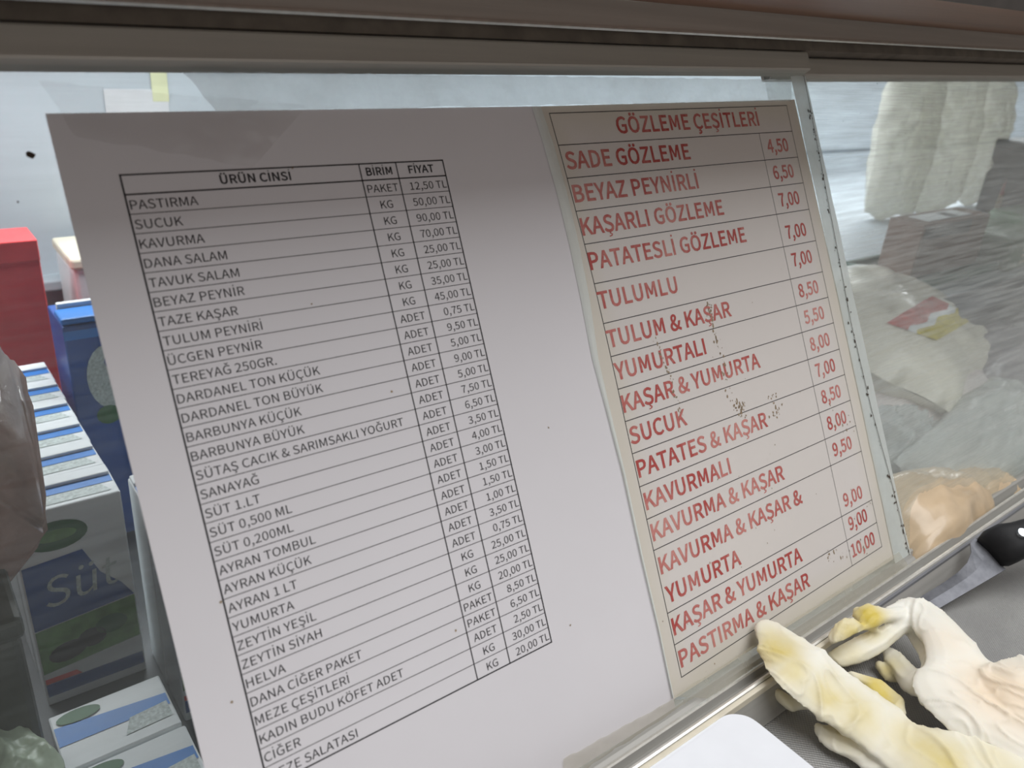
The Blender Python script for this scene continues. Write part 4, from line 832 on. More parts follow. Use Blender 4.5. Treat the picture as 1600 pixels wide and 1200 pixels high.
# sheet 2: the red menu ------------------------------------------------------------------------
Y2 = -0.0006
off2 = Vector((0.2995, Y2, -0.1225))
s2 = tag(empty('menu_sheet', G(*off2), True), 'yellowed food-stained menu sheet with large red lettering and prices in a plastic sleeve', 'price list', 'price sheets on the glass')
me = solid_sheet([(0.1896, 0.0238), (0.4023, 0.0282), (0.4087, -0.2721), (0.1915, -0.2717)], Y2)
for v in me.vertices:
    v.co -= off2
link('paper', me, M['paper_old'], s2)
MROWS = [('SADE GÖZLEME', '4,50'), ('BEYAZ PEYNİRLİ', '6,50'), ('KAŞARLI GÖZLEME', '7,00'), ('PATATESLİ GÖZLEME', '7,00'), ('TULUMLU', '7,00'),
         ('TULUM & KAŞAR', '8,50'), ('YUMURTALI', '5,50'), ('KAŞAR & YUMURTA', '8,00'), ('SUCUK', '7,00'), ('PATATES & KAŞAR', '8,50'),
         ('KAVURMALI', '8,00'), ('KAVURMA & KAŞAR', '9,50'), ('KAVURMA & KAŞAR &|YUMURTA', '9,00'), ('KAŞAR & YUMURTA', '9,00'), ('PASTIRMA & KAŞAR', '10,00')]
ZL = [20.4, 4.8, -11.4, -27.7, -44.1, -63.8, -83.7, -100.3, -116.7, -133.0, -149.3, -166.1, -182.7, -198.6, -230.9, -247.2, -263.9]
ZR = [24.4, 8.2, -8.2, -24.5, -41.3, -61.3, -81.2, -97.6, -114.1, -131.1, -147.6, -164.3, -180.9, -197.6, -229.6, -244.5, -260.5]
xl = lambda z: 0.1972 + 0.0039 * (max(0, min(1, (0.0204 - z) / 0.075))) ** 0.75 + 0.0011 * max(0, min(1, (0.0 - z) / 0.09))
xr = lambda z: 0.3925 + (0.02 - z) * 0.0125
xd = lambda z: 0.3584 + (0.02 - z) * 0.008
P = Print(Y2 - 0.00008)
for a, b in zip(ZL, ZR):
    P.line(xl(a / 1e3), a / 1e3, xr(b / 1e3), b / 1e3, 0.00042)
for i in range(16):
    P.line(xl(ZL[i] / 1e3), ZL[i] / 1e3, xl(ZL[i + 1] / 1e3), ZL[i + 1] / 1e3, 0.00042)
    P.line(xr(ZR[i] / 1e3), ZR[i] / 1e3, xr(ZR[i + 1] / 1e3), ZR[i + 1] / 1e3, 0.00034)
    if i:
        za, zb = (ZL[i] * .17 + ZR[i] * .83) / 1e3, (ZL[i + 1] * .17 + ZR[i + 1] * .83) / 1e3
        P.line(xd(za), za, xd(zb), zb, 0.0003)
P.obj('table_rules', M['print_black'], s2, off2)
P = Print(Y2 - 0.0001)
_v, _f = text_geo('PASTIRMA & KAŞAR', 0.0082, True)
XS2 = 0.1135 / (max(v[0] for v in _v) - min(v[0] for v in _v))
CAP2 = 0.0082


def rowtxt(i, txt, x, align, line=0, cap=CAP2, xs=None, pr=None):
    xs = xs or XS2
    f = (x - 0.2) / 0.195
    zt = (ZL[i] * (1 - f) + ZR[i] * f) / 1e3
    zb = (ZL[i + 1] * (1 - f) + ZR[i + 1] * f) / 1e3
    slope = (ZR[i] - ZL[i]) / 195.0
    h = 0.0163
    z = (zb + 0.0044) if line == 0 else (zt - h + 0.0036)
    (pr or P).text(txt, x, z, cap, xs, align, 0.022, math.atan(slope))


heads, prices = Print(Y2 - 0.0001), Print(Y2 - 0.0001)
rowtxt(0, 'GÖZLEME ÇEŞİTLERİ', 0.2405, 'L', pr=heads)
for i, (a, b) in enumerate(MROWS, 1):
    if '|' in a:
        t1, t2 = a.split('|')
        rowtxt(i, t1, 0.2038, 'L', 1)
        rowtxt(i, t2, 0.2038, 'L', 0)
    else:
        rowtxt(i, a, 0.2006 + 0.0029 * min(1, i / 11), 'L', 1 if i in (4, 5) else 0)
    rowtxt(i, b, 0.3745 + 0.002 * i / 15, 'C', 1 if i in (5,) else 0, CAP2 * 0.94, XS2 * 0.92, prices)
heads.obj('printed_heading', M['print_red'], s2, off2)
P.obj('printed_dish_names', M['print_red'], s2, off2)
prices.obj('printed_prices', M['print_red'], s2, off2)
# food stains and drips
P = Print(Y2 - 0.00012)


def drip(pts, n, r, spread):
    for k in range(n):
        t = random.random() * (len(pts) - 1)
        i = int(t)
        a, b = pts[i], pts[i + 1]
        u = a[0] + (b[0] - a[0]) * (t - i) + random.gauss(0, spread)
        v = a[1] + (b[1] - a[1]) * (t - i) + random.gauss(0, spread)
        g = atg(u, v, Y2)
        P.blob(g.x, g.y * ST + g.z * CT, random.uniform(0.2, 1.0) * r, 7, random.uniform(0.8, 2.2))


drip([(1105, 468), (1115, 515), (1128, 560), (1135, 610), (1150, 640)], 60, 0.0008, 2.5)
drip([(1022, 530), (1040, 570), (1055, 620), (1066, 655)], 45, 0.0007, 2.2)
drip([(1155, 625), (1158, 650)], 30, 0.0008, 5)
drip([(1205, 620), (1212, 655)], 26, 0.0009, 4)
drip([(1308, 632), (1330, 690)], 16, 0.0007, 7)
drip([(1330, 815), (1368, 775)], 18, 0.0004, 3)
drip([(1290, 870), (1360, 850)], 30, 0.0007, 5)
drip([(1030, 1010), (1320, 600)], 26, 0.0005, 60)
drip([(1180, 420), (1240, 900)], 20, 0.0004, 50)
tag(P.obj('food_stains', M['stain'], s2, off2), kind='stuff')


def film_patch(name, pix, y, mat, n=14, wrinkle=0.0006, seed=0, thick=0.00012):
    """four pixel corners on the glass -> a slightly wrinkled thin film, returned as a local mesh in the glass frame"""
    cs = []
    for u, v in pix:
        g = atg(u, v, y)
        cs.append(Vector((g.x, g.y * ST + g.z * CT)))
    return film_mesh(cs, y, n, wrinkle, seed, thick)


def film_mesh(cs, y, n=14, wrinkle=0.0006, seed=0, thick=0.00012):
    tl, tr, br, bl = [Vector(c) for c in cs]
    verts, faces = [], []
    ln = max(1, int(n * max(1, (tr - tl).length / max(1e-4, (bl - tl).length)) / 1.5))
    ln = min(ln, 90)
    for j in range(n + 1):
        for i in range(ln + 1):
            a, b = i / ln, j / n
            p = (tl * (1 - a) + tr * a) * (1 - b) + (bl * (1 - a) + br * a) * b
            q = Vector((p.x * 60, p.y * 110, seed))
            w = abs(noise.noise(q)) + 0.5 * abs(noise.noise(q * 2.3))
            jag = noise.noise(Vector((p.x * 160, p.y * 160, seed + 5))) * 0.0007 if (i in (0, ln) or j in (0, n)) else 0
            verts.append(Vector((p.x + jag, y - w * wrinkle, p.y + jag)))
    for j in range(n):
        for i in range(ln):
            q = j * (ln + 1) + i
            faces.append((q, q + ln + 1, q + ln + 2, q + 1))
    return mesh_raw(verts, faces)


def sub(me, off):
    for v in me.vertices:
        v.co -= off
    return me


me = film_patch('sleeve', [(838, 168), (1240, 150), (1407, 878), (1052, 1100)], Y2 - 0.00035, None, 20, 0.0002, 3)
link('plastic_sleeve', sub(me, off2), M['sleeve'], s2, smooth=True)
# bulging bright left edge of the sleeve
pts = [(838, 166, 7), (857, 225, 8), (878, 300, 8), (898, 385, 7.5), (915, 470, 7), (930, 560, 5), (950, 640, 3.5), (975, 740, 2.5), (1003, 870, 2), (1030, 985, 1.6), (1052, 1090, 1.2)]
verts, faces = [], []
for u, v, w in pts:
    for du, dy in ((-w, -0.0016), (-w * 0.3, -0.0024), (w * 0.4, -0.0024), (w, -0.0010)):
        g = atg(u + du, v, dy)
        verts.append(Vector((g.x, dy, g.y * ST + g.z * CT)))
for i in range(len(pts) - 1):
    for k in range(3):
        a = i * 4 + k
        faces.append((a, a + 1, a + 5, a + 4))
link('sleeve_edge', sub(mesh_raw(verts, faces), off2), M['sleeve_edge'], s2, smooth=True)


def tape(name, label, pix, y, mat, n=10, wrinkle=0.0005, seed=0, group='clear tape on the glass'):
    me = film_patch(name, pix, y, mat, n, wrinkle, seed)
    co = [v.co.copy() for v in me.vertices]
    o = sum(co, Vector()) / len(co)
    for v in me.vertices:
        v.co -= o
    ob = link(name, me, mat, None, G(*o), True)
    ob.rotation_euler = (-TILT, 0, 0)
    return tag(ob, label, 'tape', group)


tape('adhesive_tape', 'milky wrinkled tape strip between top rail and the sheets', [(286, 112), (1236, 125), (1236, 158), (338, 174)], -0.0020, M['tape_milky'], 12, 0.0009, 2)
tape('adhesive_tape', 'glossy clear tape over the upper left corner of the product list', [(60, 128), (480, 165), (395, 262), (120, 215)], -0.0019, M['tape_clear'], 16, 0.0018, 8)
tape('adhesive_tape', 'grubby crumpled tape along the bottom edge of the product list', [(880, 1185), (1052, 1092), (1118, 1085), (880, 1240)], -0.0018, M['tape_yellow'], 10, 0.0016, 11)
tape('adhesive_tape', 'yellowed tape along the bottom edge of the red menu sheet', [(1052, 1088), (1404, 862), (1420, 886), (1112, 1092)], -0.0061, M['tape_yellow'], 10, 0.0012, 14)
t_ = tape('edge_tape', 'whitish tape strip with a dotted dirt line down the end of the front pane', [(1235, 119), (1258, 119), (1426, 882), (1399, 882)], -0.0010, M['tape_strip'], 24, 0.0003, 21)
P = Print(-0.0016)
for k in range(120):
    a = random.random() ** 0.8
    pts = [(1256, 118), (1275, 215), (1300, 345), (1330, 505), (1362, 640), (1395, 760), (1425, 882)]
    t = a * 6 * 0.999
    i = int(t)
    u = pts[i][0] + (pts[i + 1][0] - pts[i][0]) * (t - i) + random.gauss(-1, 1.6)
    v = pts[i][1] + (pts[i + 1][1] - pts[i][1]) * (t - i)
    if 150 < v:
        g = atg(u, v, -0.0016)
        P.blob(g.x, g.y * ST + g.z * CT, random.choice((0.0003, 0.0004, 0.0008)), 6, random.uniform(0.7, 2))
for i in range(6):
    a, b = pts[i], pts[i + 1]
    ga, gb = atg(*a, -0.0016), atg(*b, -0.0016)
    P.line(ga.x, ga.y * ST + ga.z * CT, gb.x, gb.y * ST + gb.z * CT, 0.0005)
inv = Vector((t_.location.x, t_.location.y * CT - t_.location.z * ST, t_.location.y * ST + t_.location.z * CT))
P.obj('dirt_line', M['dirt'], t_, inv)
# specks on the panes
P = Print(-0.0003)
for u, v, r in ((48, 242, 0.0013), (28, 316, 0.0004), (1317, 190, 0.0005), (1344, 177, 0.0004), (1370, 131, 0.0006), (1414, 208, 0.0004)):
    g = atg(u, v, 0)
    P.blob(g.x, g.y * ST + g.z * CT, r, 9)
tag(P.obj('dirt_specks', M['dirt'], p1, o1), kind='stuff')


# ------------------------------------------------------------------ cutting board
def rounded_board():
    z1 = ZC + 0.0212
    y_back = -0.1502
    xr_ = 0.2150
    rad = 0.0125
    outline = []
    for k in range(13):
        a = math.pi / 2 * (1 - k / 12)
        outline.append((xr_ - rad + rad * math.cos(a), y_back - rad + rad * math.sin(a)))
    outline += [(xr_, y_back - 0.22), (xr_ - 0.34, y_back - 0.22), (xr_ - 0.34, y_back)]
    bm = bmesh.new()
    lo = [bm.verts.new((x, y, ZC + 0.0005)) for x, y in outline]
    f = bm.faces.new(lo)
    r = bmesh.ops.extrude_face_region(bm, geom=[f])
    for q in r['geom']:
        if isinstance(q, bmesh.types.BMVert):
            q.co.z = z1
    es = [e for e in bm.edges if all(abs(v.co.z - z1) < 1e-6 for v in e.verts)]
    bmesh.ops.bevel(bm, geom=es, offset=0.003, segments=3, affect='EDGES')
    return bm_mesh(bm)


world_mesh_obj('cutting_board', rounded_board(), M['board'], 'white plastic cutting board with rounded corner on the counter', 'cutting board')


# ------------------------------------------------------------------ knife
def knife():
    B = at(1470, 950, 2, ZC + 0.003)            # spine side, out along the blade
    A = at(1600, 874, 2, ZC + 0.0205)           # spine side of the handle, which rests across the track ridge
    E_ = at(1572, 889, 2, ZC + 0.0165)
    F = at(1527, 838, 2, -0.2285)               # front corner of the handle on the far side
    root = tag(empty('kitchen_knife', (B.x, B.y, ZC)), 'kitchen knife with black riveted handle lying along the counter edge', 'knife')
    d = (A - B).normalized()
    m_ax = F - E_                               # across the handle, from the near side to the front far corner
    up = d.cross(m_ax).normalized()
    if up.z < 0:
        up = -up
    O = B - root.location
    WF = 0.036
    Pn = lambda s, w, h: O + d * s + m_ax * (w / WF) + up * h
    sb = (E_ - B).dot(d)
    # blade outline: spine near the viewer, edge towards the case, choil curving up to the bolster
    far = [(-0.16, 0.002), (-0.145, 0.009), (-0.12, 0.0125), (-0.06, 0.0145), (-0.02, 0.015), (sb - 0.045, 0.0165), (sb - 0.032, 0.018), (sb - 0.022, 0.021), (sb - 0.014, 0.027), (sb - 0.010, 0.034), (sb - 0.004, 0.036)]
    v, f = [], []
    for s_, w in far:
        v += [Pn(s_, 0, 0.0005), Pn(s_, 0, 0.0035), Pn(s_, w * 0.55, 0.0034), Pn(s_, w, 0.0014), Pn(s_, w, 0.0006)]
    k = 5
    for i in range(len(far) - 1):
        for j in range(k):
            a, b = i * k + j, i * k + (j + 1) % k
            f.append((a, b, b + k, a + k))
    f.append(tuple(range(k)))
    f.append(tuple(range((len(far) - 1) * k, len(far) * k)))
    link('blade', fixn(mesh_raw(v, f)), M['blade'], root)
    # handle: swept rounded section with a finger guard at the front
    hs = [(sb - 0.005, 0.004, 0.034, 0.005), (sb - 0.001, 0.0, 0.0362, 0.009), (sb + 0.006, -0.001, 0.0355, 0.011), (sb + 0.014, -0.001, 0.031, 0.0118), (sb + 0.026, -0.001, 0.0275, 0.012),
          (sb + 0.045, -0.002, 0.027, 0.012), (sb + 0.08, -0.003, 0.028, 0.012), (sb + 0.11, -0.005, 0.028, 0.0115), (sb + 0.125, -0.005, 0.025, 0.010), (sb + 0.13, -0.001, 0.018, 0.006)]
    v, f = [], []
    K = 14
    for s_, w0, w1, hh in hs:
        for j in range(K):
            a = 2 * math.pi * j / K
            cx, sx = math.cos(a), math.sin(a)
            px = (abs(cx) ** 0.55) * (1 if cx > 0 else -1)
            pz = (abs(sx) ** 0.7) * (1 if sx > 0 else -1)
            v.append(Pn(s_, (w0 + w1) / 2 + px * (w1 - w0) / 2, 0.0006 + hh * 0.8 + pz * hh * 0.8))
    for i in range(len(hs) - 1):
        for j in range(K):
            a, b = i * K + j, i * K + (j + 1) % K
            f.append((a, b, b + K, a + K))
    f.append(tuple(range(K)))
    f.append(tuple(range((len(hs) - 1) * K, len(hs) * K)))
    link('handle', fixn(mesh_raw(v, f)), M['black'], root, smooth=True)
    h = [o for o in root.children if o.name.startswith('handle')][0]
    LR = (A - B).length * 0.15
    for s_ in (sb + LR, sb + LR + 0.035, sb + LR + 0.07):
        bm = bmesh.new()
        bmesh.ops.create_cone(bm, cap_ends=True, segments=20, radius1=0.0034, radius2=0.003, depth=0.0022)
        me = bm_mesh(bm)
        c = Pn(s_, 0.0165, 0.0195)
        ey = up.cross(d)
        for q in me.vertices:
            q.co = c + d * q.co.x + ey * q.co.y + up * q.co.z
        link('rivet', me, M['rivet'], h)
    return root


knife()


# ------------------------------------------------------------------ rubber gloves
def latex():
    q = N('white_latex')
    at_ = q.n('ShaderNodeAttribute', attribute_name='stain')
    v = q.coords()
    f = q.noise(v, 90, 4)
    w = q.math('MULTIPLY', at_.outputs['Fac'], q.math('ADD', q.math('MULTIPLY', f, 0.9), 0.5), True)
    base = q.ramp(q.noise(v, 25, 3), [(0.3, s2l(238, 235, 222)), (0.7, s2l(244, 243, 234))])
    at2 = q.n('ShaderNodeAttribute', attribute_name='tint')
    base = q.mixc(at2.outputs['Fac'], base, s2l(240, 205, 160))
    q.l(q.mixc(w, base, s2l(214, 192, 84)), q.b.inputs['Base Color'])
    q.b.inputs['Roughness'].default_value = 0.48
    q.b.inputs['Subsurface Weight'].default_value = 0.15
    q.b.inputs['Subsurface Radius'].default_value = (0.004, 0.003, 0.002)
    q.bump(q.noise(v, 160, 5, 0.6), 0.12, 0.0006)
    return q.m


M['latex'] = latex()


def tube_sections(bm, secs):
    """secs: (L, R, half-thickness) world points of the two silhouette edges; smooth closed sleeve through them"""
    P_ = []
    n = len(secs)
    get = lambda i: secs[max(0, min(n - 1, i))]
    cr = lambda a, b, c, d, t: 0.5 * ((2 * b) + (c - a) * t + (2 * a - 5 * b + 4 * c - d) * t * t + (3 * b - a - 3 * c + d) * t ** 3)
    for i in range(n - 1):
        for k in range(5):
            t = k / 5
            P_.append(tuple(cr(get(i - 1)[q], get(i)[q], get(i + 1)[q], get(i + 2)[q], t) for q in range(3)))
    P_.append(secs[-1])
    rings = []
    K = 16
    m_ = len(P_)
    for i, (Lp, Rp, th) in enumerate(P_):
        c = (Lp + Rp) / 2
        a, b = P_[max(0, i - 1)], P_[min(m_ - 1, i + 1)]
        tg = ((b[0] + b[1]) / 2 - (a[0] + a[1]) / 2).normalized()
        lat = (Rp - Lp) / 2
        lat = lat - tg * lat.dot(tg) * 0.5
        nn = tg.cross(lat).normalized()
        if nn.z < 0:
            nn = -nn
        rings.append((c, lat, nn, th, tg))
    full = []
    c, lat, nn, th, tg = rings[0]
    r = lat.length
    for s_, o_ in ((0.25, 0.55), (0.65, 0.4), (0.88, 0.2)):
        full.append((c - tg * r * o_ * 1.0, lat * s_, nn, th * (0.5 + 0.5 * s_)))
    full += [x[:4] for x in rings]
    c, lat, nn, th, tg = rings[-1]
    r = lat.length
    for s_, o_ in ((0.88, 0.2), (0.65, 0.4), (0.25, 0.55)):
        full.append((c + tg * r * o_, lat * s_, nn, th * (0.5 + 0.5 * s_)))
    vr = []
    for c, lat, nn, th in full:
        ring = []
        for j in range(K):
            a = 2 * math.pi * j / K
            ring.append(bm.verts.new(c + lat * math.cos(a) + nn * th * math.sin(a) * (0.45 + 0.3 * abs(math.sin(a)) - 0.12 * math.exp(-(math.cos(a) / 0.35) ** 2))))
        vr.append(ring)
    for i in range(len(vr) - 1):
        for j in range(K):
            bm.faces.new((vr[i][j], vr[i][(j + 1) % K], vr[i + 1][(j + 1) % K], vr[i + 1][j]))
    bm.faces.new(vr[0])
    bm.faces.new(list(reversed(vr[-1])))


def sec(lu, lv, lz, ru, rv, rz, th):
    return (at(lu, lv, 2, lz), at(ru, rv, 2, rz), th)


def glove(name, label, pieces, stains, tints, seed, voxel=0.0010, wr=1.0):
    bm = bmesh.new()
    for p in pieces:
        tube_sections(bm, p)
    for v in bm.verts:
        v.co.z = max(v.co.z, ZC + 0.0006)
    me = bm_mesh(bm)
    tmp = bpy.data.objects.new('tmp', me)
    C.objects.link(tmp)
    md = tmp.modifiers.new('r', 'REMESH')
    md.mode = 'VOXEL'
    md.voxel_size = voxel
    md.use_smooth_shade = True
    sm = tmp.modifiers.new('s', 'SMOOTH')
    sm.factor = 0.5
    sm.iterations = 2
    bpy.context.view_layer.update()
    out = bpy.data.meshes.new_from_object(tmp.evaluated_get(bpy.context.evaluated_depsgraph_get()))
    bpy.data.objects.remove(tmp)
    bpy.data.meshes.remove(me)
    nrm = [v.normal.copy() for v in out.vertices]
    st = out.attributes.new('stain', 'FLOAT', 'POINT')
    ti = out.attributes.new('tint', 'FLOAT', 'POINT')
    sv, tv = [], []
    for v, nn in zip(out.vertices, nrm):
        c = v.co.copy()
        q = Vector((c.x * 30, c.y * 30, c.z * 44)) + Vector((seed, 0, 0))
        wv = Vector((noise.noise(q * 0.6), noise.noise(q * 0.6 + Vector((9, 0, 0))), 0)) * 1.4
        q2 = q + wv
        ridge = 1 - abs(noise.noise(q2))
        ridge2 = 1 - abs(noise.noise(q2 * 2.1 + Vector((3, 7, 1))))
        m_ = 0.5 + 0.5 * noise.noise(q * 0.35 + Vector((5, 5, 5)))
        m_ = max(0.15, m_ * 1.3)
        dsp = (ridge ** 9 - 0.25) * 0.0021 * m_ + (ridge2 ** 11 - 0.15) * 0.0010 * m_ + noise.noise(q * 0.45) * 0.0012
        v.co = c + nn * dsp * wr
        if v.co.z < ZC + 0.0006:
            v.co.z = ZC + 0.0006
        s_ = 0.0
        for p, r, a in stains:
            s_ = max(s_, a * math.exp(-((c - p).length / r) ** 2))
        t_v = 0.0
        for p, r, a in tints:
            t_v = max(t_v, a * math.exp(-((c - p).length / r) ** 2))
        sv.append(s_)
        tv.append(t_v)
    st.data.foreach_set('value', sv)
    ti.data.foreach_set('value', tv)
    world_mesh_obj(name, out, M['latex'], label, 'glove', 'latex gloves on the counter', smooth=True)


tip = lambda u, v, y=-0.0075: atg(u, v, y)
mm = 0.001
g1 = [
    [(tip(1181, 992), tip(1206, 972), 4 * mm), (tip(1190, 1028, -0.016), tip(1240, 985, -0.016), 5 * mm), sec(1207, 1064, -.2285, 1291, 1022, -.2285, 5.5 * mm), sec(1255, 1105, -.235, 1342, 1062, -.235, 5.5 * mm),
     sec(1318, 1145, -.2405, 1398, 1105, -.2395, 5.5 * mm), sec(1366, 1185, -.2435, 1436, 1135, -.241, 5 * mm), sec(1392, 1225, -.2445, 1515, 1152, -.2385, 7 * mm),
     sec(1430, 1290, -.2445, 1600, 1185, -.238, 8 * mm), sec(1510, 1390, -.2445, 1690, 1240, -.238, 8 * mm)],
    [sec(1216, 1092, -.2475, 1218, 1076, -.245, 3 * mm), sec(1232, 1106, -.249, 1238, 1086, -.245, 3 * mm), sec(1258, 1109, -.249, 1262, 1092, -.244, 3 * mm), sec(1290, 1112, -.246, 1295, 1095, -.242, 3 * mm)],
    [sec(1276, 1150, -.2505, 1280, 1132, -.248, 2.5 * mm), sec(1292, 1170, -.2505, 1310, 1138, -.247, 3.5 * mm), sec(1325, 1186, -.2505, 1345, 1155, -.246, 4 * mm), sec(1360, 1215, -.250, 1400, 1165, -.245, 4 * mm)],
    [sec(1322, 1052, -.2435, 1334, 1050, -.2425, 2 * mm), sec(1352, 1076, -.2450, 1370, 1062, -.2435, 2.5 * mm), sec(1380, 1100, -.246, 1403, 1085, -.2445, 2.5 * mm), sec(1404, 1122, -.246, 1416, 1112, -.2445, 2 * mm)],
]
S1 = [(at(1212, 1010, 2, -.224), .014, .9), (at(1236, 1052, 2, -.229), .012, .7), (at(1290, 1092, 2, -.235), .014, .7), (at(1330, 1120, 2, -.239), .016, .6), (at(1440, 1165, 2, -.238), .018, .6),
      (at(1470, 1190, 2, -.238), .016, .8), (at(1375, 1082, 2, -.244), .014, 1.0), (at(1230, 1098, 2, -.247), .014, .35), (at(1560, 1195, 2, -.236), .02, .4)]
glove('latex_glove', 'white latex glove with long yellow-stained finger pointing at the menu sheet, nearer the board', g1, S1, [], 3.1)
g2 = [
    [sec(1386, 966, -.232, 1386, 946, -.229, 4 * mm), sec(1420, 972, -.232, 1424, 935, -.230, 7 * mm), sec(1446, 1005, -.228, 1474, 955, -.228, 8 * mm), sec(1452, 1055, -.230, 1516, 988, -.228, 9 * mm),
     sec(1430, 1088, -.234, 1560, 1030, -.230, 9 * mm), sec(1480, 1140, -.238, 1590, 1080, -.230, 8 * mm), sec(1545, 1168, -.240, 1640, 1110, -.232, 8 * mm), sec(1620, 1222, -.242, 1720, 1150, -.232, 8 * mm)],
    [sec(1301, 1036, -.246, 1295, 1018, -.244, 3 * mm), sec(1322, 1042, -.246, 1312, 1006, -.240, 4 * mm), sec(1372, 1026, -.243, 1352, 984, -.235, 4.5 * mm), sec(1418, 992, -.237, 1402, 966, -.231, 4.5 * mm), sec(1440, 985, -.232, 1430, 955, -.228, 5 * mm)],
    [sec(1302, 1010, -.233, 1295, 985, -.230, 3 * mm), sec(1316, 1006, -.231, 1312, 967, -.225, 4 * mm), sec(1336, 994, -.229, 1333, 964, -.224, 4 * mm), sec(1352, 988, -.231, 1350, 974, -.228, 3 * mm), sec(1372, 992, -.235, 1368, 976, -.231, 3 * mm)],
    [sec(1334, 966, -.230, 1340, 946, -.227, 3 * mm), sec(1354, 985, -.229, 1356, 942, -.224, 4 * mm), sec(1388, 974, -.229, 1386, 948, -.226, 4 * mm), sec(1410, 972, -.231, 1412, 945, -.228, 4 * mm)],
    [sec(1380, 1022, -.248, 1388, 1008, -.246, 2.5 * mm), sec(1392, 1046, -.248, 1408, 1018, -.243, 3.5 * mm), sec(1412, 1078, -.246, 1434, 1044, -.239, 4 * mm), sec(1432, 1090, -.242, 1456, 1062, -.235, 4 * mm)],
    [sec(1371, 1046, -.2515, 1376, 1034, -.250, 2 * mm), sec(1384, 1062, -.252, 1396, 1040, -.248, 3 * mm), sec(1404, 1066, -.251, 1412, 1048, -.246, 3 * mm)],
    [sec(1410, 986, -.240, 1424, 976, -.236, 2 * mm), sec(1430, 1018, -.240, 1446, 1006, -.236, 2 * mm), sec(1442, 1050, -.238, 1458, 1042, -.234, 2.5 * mm)],
    [sec(1530, 1075, -.229, 1556, 1036, -.225, 4 * mm), sec(1568, 1105, -.229, 1600, 1028, -.220, 5 * mm), sec(1620, 1140, -.231, 1670, 1040, -.220, 5 * mm)],
]
S2 = [(at(1358, 962, 2, -.224), .012, 1.2), (at(1322, 988, 2, -.228), .011, .85), (at(1325, 1020, 2, -.240), .014, .45), (at(1385, 1048, 2, -.249), .011, .55), (at(1405, 1010, 2, -.238), .01, .25)]
T2 = [(at(1560, 1080, 2, -.226), .02, .55), (at(1585, 1090, 2, -.226), .02, .55), (at(1480, 1005, 2, -.226), .014, .25)]
glove('latex_glove', 'crumpled white latex glove with curled fingers in front of the knife blade', g2, S2, T2, 8.7)


# ------------------------------------------------------------------ goods inside the case
def flat(name, polys, mats, parent, off):
    """printed areas: list of (points, material index), each a thin face just proud of its carton"""
    v, f, mi = [], [], []
    for pts_, k in polys:
        b = len(v)
        v += [Vector(p) - off for p in pts_]
        f.append(tuple(range(b, b + len(pts_))))
        mi.append(k)
    me = mesh_raw(v, f)
    for q in mats:
        me.materials.append(q)
    me.polygons.foreach_set('material_index', mi)
    return link(name, me, mats, parent)


M['c_white'] = plain('carton_white', (232, 236, 238), 0.4, 0, 0.03, 30)
M['c_blue'] = plain('carton_blue', (58, 132, 214), 0.4, 0, 0.1, 20)
M['c_dblue'] = plain('carton_deep_blue', (40, 84, 160), 0.4, 0, 0.12, 20)
M['c_green'] = plain('carton_green', (52, 104, 62), 0.45, 0, 0.15, 30)
M['c_meadow'] = plain('carton_meadow', (104, 150, 84), 0.45, 0, 0.35, 70)
M['c_dark'] = plain('carton_black', (38, 34, 42), 0.45, 0, 0.2, 30)
M['c_print'] = plain('carton_small_print', (196, 206, 204), 0.45, 0, 0.25, 500)
M['c_red'] = plain('carton_red', (244, 78, 82), 0.45, 0, 0.1, 30)
M['yellow'] = plain('yellow_print', (206, 190, 70), 0.45, 0, 0.2, 90)
M['red_print'] = plain('red_label', (190, 84, 80), 0.45, 0, 0.2, 90)
M['card'] = plain('grey_card', (196, 198, 202), 0.5, 0, 0.05, 30)
M['cream_yellow'] = plain('cream_yellow', (200, 203, 168), 0.5, 0, 0.1, 30)
CM = [M['c_white'], M['c_blue'], M['c_dblue'], M['c_green'], M['c_meadow'], M['c_dark'], M['c_print'], M['c_red']]


def ell(cx, cz, rx, rz, y, n=24, rot=0.0):
    r_ = []
    for i in range(n):
        a = 2 * math.pi * i / n
        dx, dz = rx * math.cos(a), rz * math.sin(a)
        r_.append((cx + dx * math.cos(rot) - dz * math.sin(rot), y, cz + dx * math.sin(rot) + dz * math.cos(rot)))
    return r_


